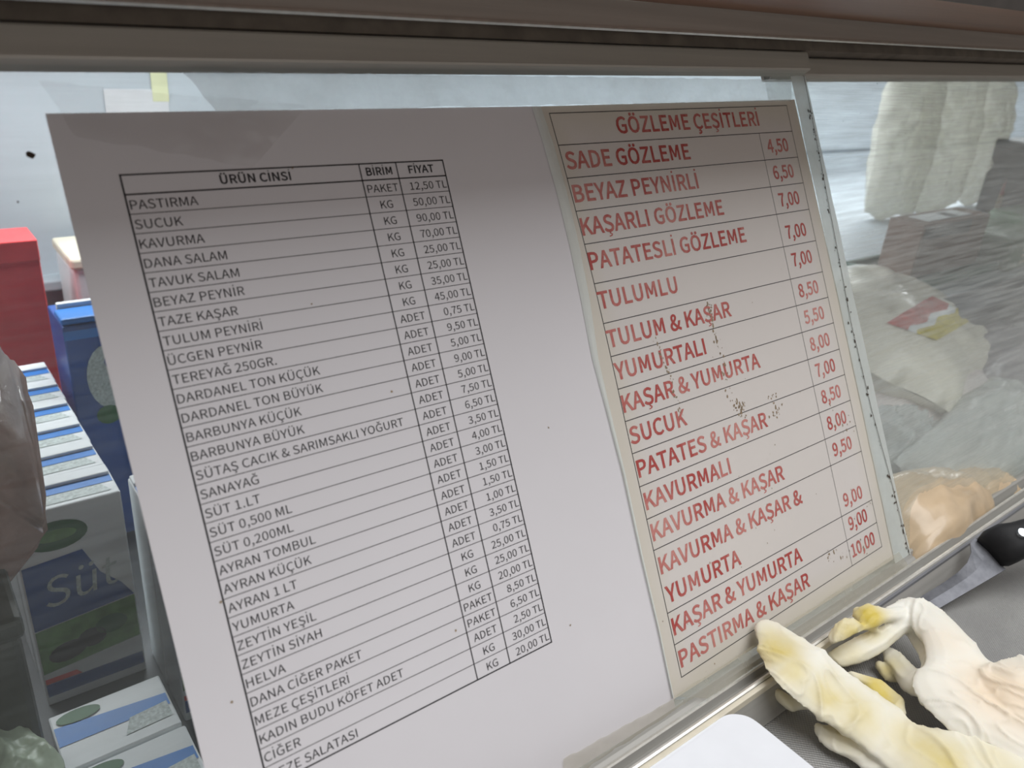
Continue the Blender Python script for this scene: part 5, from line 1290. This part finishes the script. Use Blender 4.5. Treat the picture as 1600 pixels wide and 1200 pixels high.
def make_carton(name, w, d, h, small=False):
    root = empty(name, (0, 0, 0))
    Z0 = Vector((0, 0, 0))
    box_obj('body', M['c_white'], (-w / 2, w / 2, 0, d, 0, h), root, None, 0.0012)
    # folded top fin
    if not small:
        box_obj('top_fin', M['c_white'], (-w / 2 + 0.001, w / 2 - 0.001, d * 0.66, d * 0.97, h, h + 0.0025), root, None, 0.0008)
    y = -0.0003
    zt = h + 0.0003
    l, r = -w / 2 + 0.0012, w / 2 - 0.0012
    if small:
        top = [([(l, d * 0.42, zt), (r, d * 0.40, zt), (r, d * 0.62, zt), (l, d * 0.76, zt)], 1),
               ([(l + w * 0.52, d * 0.18, zt + 0.0001), (r - w * 0.02, d * 0.20, zt + 0.0001), (r - w * 0.02, d * 0.48, zt + 0.0001), (l + w * 0.6, d * 0.44, zt + 0.0001)], 6)]
    else:
        top = [([(l, d * 0.42, zt), (r, d * 0.42, zt), (r, d * 0.66, zt), (l, d * 0.66, zt)], 1),
               ([(l, d * 0.12, zt), (l + w * 0.18, d * 0.12, zt), (l + w * 0.26, d * 0.42, zt), (l, d * 0.42, zt)], 1),
               ([(l + w * 0.3, d * 0.12, zt), (r - w * 0.05, d * 0.12, zt), (r - w * 0.12, d * 0.40, zt), (l + w * 0.34, d * 0.40, zt)], 6)]
    flat('top_print', top, CM, root, Z0)
    if not small:
        fr = [([(l, y, h * 0.75), (l + w * 0.55, y, h * 0.77), (l + w * 0.68, y, h * 0.63), (r - w * 0.1, y, h * 0.54), (r, y, h * 0.46), (l, y, h * 0.42)][::-1], 2),
              ([(l, y, h * 0.415), (r, y, h * 0.455), (r, y, h * 0.22), (l, y, h * 0.18)][::-1], 4),
              ([(l, y, h * 0.05), (r, y, h * 0.05), (r, y, h * 0.12), (l, y, h * 0.12)], 2),
              ([(l, y, h * 0.122), (l + w * 0.35, y, h * 0.122), (l + w * 0.3, y, h * 0.15), (l, y, h * 0.15)], 7)]
        flat('front_print', fr, CM, root, Z0)
        flat('oval_logo', [(ell(-w * 0.14, h * 0.87, w * 0.29, h * 0.07, y - 0.0002), 3), (ell(-w * 0.14, h * 0.872, w * 0.19, h * 0.028, y - 0.0004), 4)], CM, root, Z0)
        flat('cow_picture', [(ell(-w * 0.22, h * 0.27, w * 0.19, h * 0.05, y - 0.0003, 16, 0.2), 5), (ell(w * 0.02, h * 0.30, w * 0.14, h * 0.05, y - 0.0003, 16), 5), (ell(w * 0.22, h * 0.34, w * 0.16, h * 0.05, y - 0.0003, 16), 3)], CM, root, Z0)
        P_ = Print(y - 0.0003)
        P_.text('Süt', -w * 0.34, h * 0.52, h * 0.15, 0.9, 'L', 0, 0.12)
        P_.v = [(px + 0.22 * (pz - h * 0.52), py, pz) for px, py, pz in P_.v]
        P_.obj('printed_word', M['c_print'], root, Z0)
    else:
        fr = [([(l, y, h * 0.30), (r, y, h * 0.5), (r, y, h * 0.92), (l, y, h * 0.70)], 1)]
        flat('front_print', fr, CM, root, Z0)
        flat('oval_logo', [(ell(l + w * 0.22, d * 0.84, w * 0.19, d * 0.11, 0, 20), 3)], CM, root, Z0)
        o = [q for q in root.children if q.name.startswith('oval_logo')][0]
        for v in o.data.vertices:
            v.co = Vector((v.co.x, v.co.z, zt + 0.0004))
    return root


def copy_tree(o, parent=None):
    c = o.copy()
    C.objects.link(c)
    if parent:
        c.parent = parent
    for ch in list(o.children):
        copy_tree(ch, c)
    return c


ORD = ['nearest', 'second', 'third', 'fourth', 'fifth', 'farthest']
car = make_carton('milk_carton', 0.066, 0.039, 0.1585)
for i in range(6):
    o = car if i == 0 else copy_tree(car)
    o.location = (-0.0075, 0.216 + 0.0407 * i, DECK)
    o.rotation_euler.z = random.uniform(-0.02, 0.02)
    tag(o, ['nearest tall milk carton of the row behind the glass, its whole printed front showing', 'second tall milk carton from the glass in the row beside the product list',
            'third tall milk carton from the glass in the row beside the product list', 'fourth tall milk carton from the glass in the row beside the product list',
            'fifth tall milk carton from the glass in the row beside the product list', 'farthest tall milk carton of the row, against the red box'][i], 'milk carton', 'tall milk cartons in a row')
for i, (x, y) in enumerate(((0.066, 0.150), (0.066, 0.1905))):
    o = copy_tree(car)
    o.location = (x, y, DECK)
    tag(o, ['tall milk carton half hidden by the left edge of the product list, nearer one', 'tall milk carton half hidden by the left edge of the product list, farther one'][i], 'milk carton', 'tall milk cartons half behind the sheet')
sm_ = make_carton('milk_carton_small', 0.062, 0.0455, 0.078, True)
sm_.name = 'small_milk_carton'
for i in range(3):
    o = sm_ if i == 0 else copy_tree(sm_)
    o.location = (-0.0165 + 0.001 * i, 0.0765 - 0.0475 * i, DECK)
    tag(o, ['small blue and white carton directly in front of the tall carton row', 'small blue and white carton in the middle of the three low ones', 'small blue and white carton nearest the glass at the bottom left'][i], 'milk carton', 'small milk cartons')

# blue carton standing farther back
bc = tag(empty('juice_carton', (0.0, 0, 0)), 'deep blue carton with grey figure print behind the milk cartons', 'carton')
pl = at(97, 512, 1, 0.40)
bc.location = (pl.x + 0.033, 0.40, DECK)
hh = pl.z - DECK
box_obj('body', M['c_dblue'], (-0.033, 0.033, 0, 0.06, 0, hh), bc, None, 0.0015)
box_obj('top_fold', M['c_blue'], (-0.033, 0.033, 0.002, 0.03, hh, hh + 0.006), bc, None, 0.002)
box_obj('top_fin', M['c_white'], (-0.030, 0.033, 0.03, 0.036, hh + 0.001, hh + 0.010), bc, None, 0.001)
flat('front_print', [([(-0.033, -0.0004, hh - 0.012), (0.033, -0.0004, hh - 0.012), (0.033, -0.0004, hh - 0.004), (-0.033, -0.0004, hh - 0.004)], 1),
                     (ell(-0.003, hh - 0.05, 0.018, 0.03, -0.0006, 20), 6), (ell(-0.008, hh - 0.085, 0.01, 0.009, -0.0008, 14), 3), (ell(-0.002, hh - 0.036, 0.004, 0.005, -0.0008, 10), 2),
                     (ell(0.004, hh - 0.055, 0.004, 0.004, -0.0008, 10), 2)], CM, bc, Vector((0, 0, 0)))

# red box at the back
rb = at(57, 375, 1, 0.56)
rr = tag(empty('red_box', (rb.x - 0.09, 0.56, DECK)), 'large plain red box at the back left of the case', 'box')
box_obj('body', M['c_red'], (-0.09, 0.09, 0, 0.05, 0, rb.z - DECK), rr, None, 0.001)
box_obj('lid', M['c_red'], (-0.0905, 0.0905, -0.0006, 0.0505, rb.z - DECK - 0.02, rb.z - DECK + 0.0005), rr, None, 0.001)
M['cream'] = plain('cream_card', (226, 218, 198), 0.5, 0, 0.08, 20)
wb = at(75, 400, 1, 0.62)
o = box_obj('white_tub', M['c_white'], (wb.x + 0.012, wb.x + 0.19, 0.62, 0.70, DECK, wb.z - 0.005), None, None, 0.004)
o2_ = at(100, 470, 1, 0.60)


def make_tub(name, mat, lidmat, x0, x1, y0, y1, z0, z1, label, cat):
    r_ = tag(empty(name, ((x0 + x1) / 2, (y0 + y1) / 2, z0)), label, cat)
    w, d_ = (x1 - x0) / 2, (y1 - y0) / 2
    box_obj('body', mat, (-w, w, -d_, d_, 0, z1 - z0 - 0.012), r_, None, 0.004)
    box_obj('lid', lidmat, (-w - 0.002, w + 0.002, -d_ - 0.002, d_ + 0.002, z1 - z0 - 0.012, z1 - z0), r_, None, 0.003)
    return r_


bpy.data.objects.remove(o)
make_tub('cheese_tub', M['c_white'], M['cream'], wb.x + 0.018, wb.x + 0.19, 0.60, 0.69, DECK, wb.z, 'cream lidded white tub behind the blue carton, next to the red box', 'tub')


e0, e1 = at(166, 174, 1, WY - 0.002), at(262, 140, 1, WY - 0.002)
cd = tag(empty('notice_card', ((e0.x + e1.x) / 2, WY - 0.0004, e0.z - 0.02)), 'white card with yellowish corner stuck on the pale back panel above the product list', 'card')
hw = (e1.x - e0.x) / 2
box_obj('card', M['card'], (-hw, hw, -0.0008, 0, 0, e1.z - e0.z + 0.02), cd, None, 0)
yy = at(250, 108, 1, WY).z - e0.z + 0.02
box_obj('yellow_corner', M['cream_yellow'], (hw * 0.5, hw * 1.02, -0.0012, 0, (e1.z - e0.z + 0.02) * 0.7, yy), cd, None, 0)


# wrapped meat packs at the far left
def hull_obj(name, pts_, mat, label, cat, bev=0.003):
    bm = bmesh.new()
    vv = [bm.verts.new(p) for p in pts_]
    r_ = bmesh.ops.convex_hull(bm, input=vv)
    bmesh.ops.delete(bm, geom=[v for v in bm.verts if not v.link_faces], context='VERTS')
    bmesh.ops.bevel(bm, geom=list(bm.edges), offset=bev, segments=2, affect='EDGES')
    bmesh.ops.subdivide_edges(bm, edges=list(bm.edges), cuts=1, use_grid_fill=True)
    return world_mesh_obj(name, bm_mesh(bm), mat, label, cat, smooth=True)


M['meat'] = plain('wrapped_cured_meat', (166, 134, 124), 0.25, 0, 0.25, 40, 0.5, 0.004, coat=0.5)
M['olive'] = plain('dark_olive_pack', (58, 58, 52), 0.45, 0, 0.35, 30, 0.4, 0.003)
M['pale_green'] = plain('pale_green_wrap', (176, 188, 166), 0.3, 0, 0.2, 40, 0.4, 0.003)
zb = DECK + 0.0005
hp = [at(81, 832, 1, 0.10), at(-70, 728, 1, 0.09), at(10, 535, 1, 0.15), at(46, 588, 1, 0.15), at(60, 700, 1, 0.14), at(-70, 480, 1, 0.15), at(0, 900, 1, 0.13), at(-70, 940, 1, 0.13)]
hp += [Vector((-0.235, 0.17, zb)), Vector((-0.205, 0.17, zb)), Vector((-0.205, 0.135, zb)), Vector((-0.235, 0.135, zb))]
hull_obj('meat_pack', hp, M['meat'], 'reddish brown wrapped block of cured meat at the left of the milk cartons', 'meat pack')
a_, b_ = at(22, 905, 1, 0.09), at(66, 1140, 1, 0.09)
make_tub('olive_pack', M['olive'], M['olive'], -0.16, min(a_.x, b_.x) - 0.001, 0.06, 0.115, DECK, a_.z, 'dark lidded olive tub left of the small cartons', 'tub')


def pillow(name, c, size, rot, mat, label, cat, amp=0.15, seed=0, n=26, group=None, drape=0.0, pw=2.6):
    """soft sealed bag: flattened, pinched at the rim, crumpled"""
    w, d_, h = size
    verts, faces = [], []
    for side in (1, -1):
        for j in range(n + 1):
            for i in range(n + 1):
                u, v = i / n * 2 - 1, j / n * 2 - 1
                prof = max(0.0, (1 - abs(u) ** pw)) ** 0.5 * max(0.0, (1 - abs(v) ** pw)) ** 0.5
                q = Vector((u * 1.6, v * 1.6, seed + side * 3.0))
                cr_ = (1 - abs(noise.noise(q * 1.3))) ** 3 + 0.5 * (1 - abs(noise.noise(q * 3.1))) ** 3
                hz = prof * (1 + amp * (cr_ - 0.7) * 1.5)
                sx = 1 + 0.10 * noise.noise(Vector((v * 1.7, seed, 2))) - 0.06 * v * v
                sy = 1 + 0.10 * noise.noise(Vector((u * 1.7, seed, 7))) - 0.06 * u * u
                verts.append(Vector((u * w / 2 * sx, v * d_ / 2 * sy, side * hz * h / 2 + noise.noise(q) * 0.04 * h)))
    k = (n + 1) ** 2
    for s_, o_ in ((0, 0), (1, k)):
        for j in range(n):
            for i in range(n):
                a = o_ + j * (n + 1) + i
                f = (a, a + 1, a + n + 2, a + n + 1)
                faces.append(f if s_ == 0 else f[::-1])
    me = mesh_raw(verts, faces)
    bm = bmesh.new()
    bm.from_mesh(me)
    bmesh.ops.remove_doubles(bm, verts=bm.verts, dist=0.0003)
    bm.to_mesh(me)
    bm.free()
    o = link(name, me, mat, None, c, True)
    o.rotation_euler = rot
    return tag(o, label, cat, group)


R_ = math.radians
pillow('green_wrap', at(0, 1205, 1, 0.04) + Vector((-0.012, 0, -0.01)), (0.07, 0.05, 0.04), (0, 0, 0.3), M['pale_green'], 'pale green wrapped lump in the lower left corner', 'package', 0.3, 4)

M['bag_cream'] = plain('cream_bag', (240, 235, 220), 0.35, 0, 0.06, 25, 0.3, 0.003, coat=0.3)
M['bag_pink'] = plain('pinkish_bag', (236, 226, 224), 0.3, 0, 0.10, 25, 0.35, 0.004, coat=0.4)
M['orange'] = plain('orange_cheese', (208, 184, 152), 0.3, 0, 0.16, 30, 0.3, 0.003, coat=0.3)
M['pouch'] = film('clear_pouch', (236, 240, 238), 0.74, 0.2, 0.2, 12, 0.8, 0.35, opvar=0.4, bdist=0.01)
M['white_bag'] = film('white_polythene', (236, 234, 224), 0.85, 0.2, 0.15, 14, 0.7, 0.4, streak=(3, 3, 0.6), opvar=0.4, bdist=0.008)
M['brown_box'] = plain('brown_carton', (120, 96, 86), 0.5, 0, 0.15, 40)
M['box_dark'] = plain('dark_grey_box', (92, 92, 96), 0.5, 0, 0.15, 40)
M['tray'] = plain('green_tray', (70, 104, 92), 0.4, 0, 0.15, 40)
M['green_pack'] = plain('green_pack', (96, 120, 96), 0.4, 0, 0.25, 60)
M['lilac'] = plain('grey_wrap', (150, 146, 152), 0.25, 0, 0.2, 30, 0.4, 0.004, coat=0.4)

# white polythene bags standing on the tier
for i, (u, v, w, h, nm) in enumerate(((1410, 230, 0.13, 0.21, 'leftmost'), (1475, 225, 0.19, 0.22, 'middle'), (1540, 215, 0.12, 0.20, 'rightmost'))):
    c = at(u, v, 1, 0.40)
    h += 0.05
    pillow('polythene_bag', Vector((c.x, 0.40, -0.213 + h / 2)), (w, h, 0.06), (R_(86), 0, R_(-12 + 8 * i)), M['white_bag'], nm + ' tall white polythene bag at the back right of the case', 'bag', 0.35, 11 + i, group='white polythene bags')
# red and yellow packet, dark crate
c = at(1556, 340, 1, 0.33)
pk = tag(empty('snack_packet', (c.x, 0.33, -0.2145)), 'narrow red and yellow pointed packet before the white bags', 'packet')
H_ = at(1556, 268, 1, 0.33).z + 0.2145
for nm, z0, z1, mt, wa, wb_ in (('body', 0.0, H_ * 0.45, M['orange'], 0.020, 0.016), ('red_top', H_ * 0.45, H_, M['red_print'], 0.016, 0.004)):
    bm = bmesh.new()
    bmesh.ops.create_cone(bm, cap_ends=True, segments=4, radius1=wa, radius2=wb_, depth=z1 - z0)
    me = bm_mesh(bm)
    for v in me.vertices:
        v.co.z += (z0 + z1) / 2
        v.co.y *= 0.5
    link(nm, me, mt, pk)
c = at(1574, 340, 1, 0.30)
make_tub('dark_crate', M['box_dark'], M['box_dark'], c.x + 0.02, c.x + 0.3, 0.27, 0.37, -0.2145, at(1585, 235, 1, 0.27).z, 'dark grey lidded crate at the right edge behind the packages', 'crate')

# brown box on its green tray, with a white label on top
tz = -0.2145
k0 = at(1421, 437, 2, tz + 0.0035)              # near corner of the carton
bx1 = at(1512, 408, 2, tz + 0.0035).x
by1 = at(1388, 417, 2, tz + 0.0035).y
BH = at(1425, 356, 1, k0.y).z - tz - 0.0035
bw, bd = bx1 - k0.x, by1 - k0.y
tr_ = tag(empty('serving_tray', ((k0.x + bx1) / 2, (k0.y + by1) / 2, tz)), 'dark green tray under the brown carton', 'tray')
tw, td = bw / 2 + 0.03, bd / 2 + 0.022
box_obj('base', M['tray'], (-tw, tw, -td, td, 0, 0.003), tr_, None, 0.001)
for dims in ((-tw - 0.004, tw + 0.004, -td - 0.006, -td, 0, 0.012), (-tw - 0.004, tw + 0.004, td, td + 0.006, 0, 0.012), (-tw - 0.006, -tw, -td, td, 0, 0.012), (tw, tw + 0.006, -td, td, 0, 0.012)):
    box_obj('rim', M['tray'], dims, tr_, None, 0.002)
bb = tag(empty('brown_carton', ((k0.x + bx1) / 2, (k0.y + by1) / 2, tz + 0.0035)), 'brown carton with white label on top, standing on the green tray', 'carton')
box_obj('body', M['brown_box'], (-bw / 2, bw / 2, -bd / 2, bd / 2, 0, BH), bb, None, 0.0015)
box_obj('label', M['c_white'], (-bw * 0.35, bw * 0.3, -bd * 0.3, bd * 0.3, BH, BH + 0.0006), bb, None, 0.0001)
box_obj('side_label', M['box_dark'], (-bw * 0.48, bw * 0.2, -bd / 2 - 0.0006, -bd / 2 + 0.0002, BH * 0.72, BH * 0.96), bb, None, 0.0001)
for k in range(4):
    box_obj('bar', M['c_dark'], (0.0 + 0.006 * k, 0.003 + 0.006 * k, -bd * 0.25, bd * 0.2, BH + 0.0006, BH + 0.0009), bb, None, 0)
# green packs and grey wraps stacked in front of the tier
for i, (u, v, y, z, mt, w, d_, h, lab) in enumerate((
        (1520, 432, 0.17, tz, M['green_pack'], 0.14, 0.1, 0.045, 'mottled green pack right of the brown carton'),
        (1585, 420, 0.17, tz, M['green_pack'], 0.18, 0.1, 0.06, 'taller green pack with pale stripes at the right edge'))):
    c = at(u, v, 1, y)
    r_ = tag(empty('vegetable_pack', (c.x + 0.05, y, z)), lab, 'package', 'green packs on the tier')
    box_obj('body', mt, (-w / 2, w / 2, -d_ / 2, d_ / 2, 0, h), r_, None, 0.008, 3)
    for k in range(3):
        box_obj('stripe', M['cream'], (-w * 0.3, w * 0.4, -d_ / 2 - 0.0008, -d_ / 2 + 0.001, h * (0.25 + 0.2 * k), h * (0.33 + 0.2 * k)), r_, None, 0)
c = at(1565, 478, 1, 0.045)
r_ = tag(empty('grey_pack', (c.x + 0.02, 0.065, -0.3095)), 'slate grey flat pack behind the yellow label', 'package')
box_obj('body', M['box_dark'], (-0.13, 0.14, -0.02, 0.02, 0, c.z + 0.3095), r_, None, 0.006, 3)
box_obj('lid', M['box_dark'], (-0.132, 0.142, -0.022, 0.022, c.z + 0.3095, c.z + 0.3095 + 0.006), r_, None, 0.002)

# big cream bag with printed label, pink-white bag under it, clear pouch, orange bag
cb = pillow('cheese_bag', at(1420, 525, 2, -0.235) + Vector((0.0, 0.02, 0.0)), (0.42, 0.21, 0.10), (R_(16), R_(8), R_(14)), M['bag_cream'], 'large cream cheese bag with red and yellow label', 'bag', 0.10, 31)
# its printed label lies on the bag's own surface
from mathutils.bvhtree import BVHTree
bpy.context.view_layer.update()
wm = cb.matrix_world.copy()
tree = BVHTree.FromPolygons([wm @ v.co for v in cb.data.vertices], [tuple(p.vertices) for p in cb.data.polygons])
NL = 44
grid, ok = {}, True
for j in range(NL + 1):
    for i in range(NL + 1):
        a_u, b_v = i / NL, j / NL
        top_ = Vector((1385, 506)) * (1 - a_u) + Vector((1455, 463)) * a_u
        bot_ = Vector((1462, 533)) * (1 - a_u) + Vector((1524, 497)) * a_u
        q = top_ * (1 - b_v) + bot_ * b_v
        hit = tree.ray_cast(CAM, ray(q.x, q.y).normalized())
        if hit[0] is not None:
            nn = hit[1] if hit[1].dot(ray(q.x, q.y)) < 0 else -hit[1]
            grid[(i, j)] = hit[0] + nn * 0.0012
lv, lf, lm, ix = [], [], [], {}
for j in range(NL):
    for i in range(NL):
        ks = [(i, j), (i + 1, j), (i + 1, j + 1), (i, j + 1)]
        if all(k in grid for k in ks):
            for k in ks:
                if k not in ix:
                    ix[k] = len(lv)
                    lv.append(wm.inverted() @ grid[k])
            lf.append(tuple(ix[k] for k in ks))
            t = (j + 0.5) / NL + 0.05 * math.sin(i * 0.3)
            lm.append(0 if t < 0.42 else 1 if t < 0.58 else 2)
if lf:
    me = mesh_raw(lv, lf)
    for q in (M['red_print'], M['c_white'], M['yellow']):
        me.materials.append(q)
    me.polygons.foreach_set('material_index', lm)
    link('printed_label', me, M['red_print'], cb)
pillow('cheese_bag', at(1440, 592, 2, -0.268), (0.36, 0.14, 0.07), (R_(10), R_(6), R_(10)), M['bag_pink'], 'pinkish white bag below the printed label', 'bag', 0.12, 35)
pillow('grey_bag', at(1590, 560, 2, -0.265), (0.26, 0.12, 0.07), (R_(10), 0, R_(4)), M['lilac'], 'greyish wrapped bundle at the right edge above the clear pouch', 'bag', 0.2, 39)
pillow('clear_pouch', at(1545, 695, 2, -0.258), (0.25, 0.09, 0.06), (R_(20), R_(-4), R_(6)), M['pouch'], 'greyish clear plastic pouch leaning inside the right pane', 'bag', 0.25, 43)
pillow('clear_pouch', at(1400, 690, 2, -0.264), (0.10, 0.06, 0.05), (R_(20), R_(10), R_(-10)), M['pouch'], 'small crinkled clear pouch beside the taped pane edge', 'bag', 0.5, 47)
pillow('cheese_ball_bag', at(1445, 815, 2, -0.268), (0.17, 0.075, 0.08), (R_(12), R_(14), R_(3)), M['orange'], 'orange cheese in clear wrap at the bottom of the right pane', 'cheese', 0.07, 51)
pillow('cheese_ball_bag', at(1520, 790, 2, -0.275), (0.10, 0.06, 0.06), (0, 0, R_(-4)), M['orange'], 'smaller orange cheese bag to the right of the first', 'cheese', 0.08, 57)
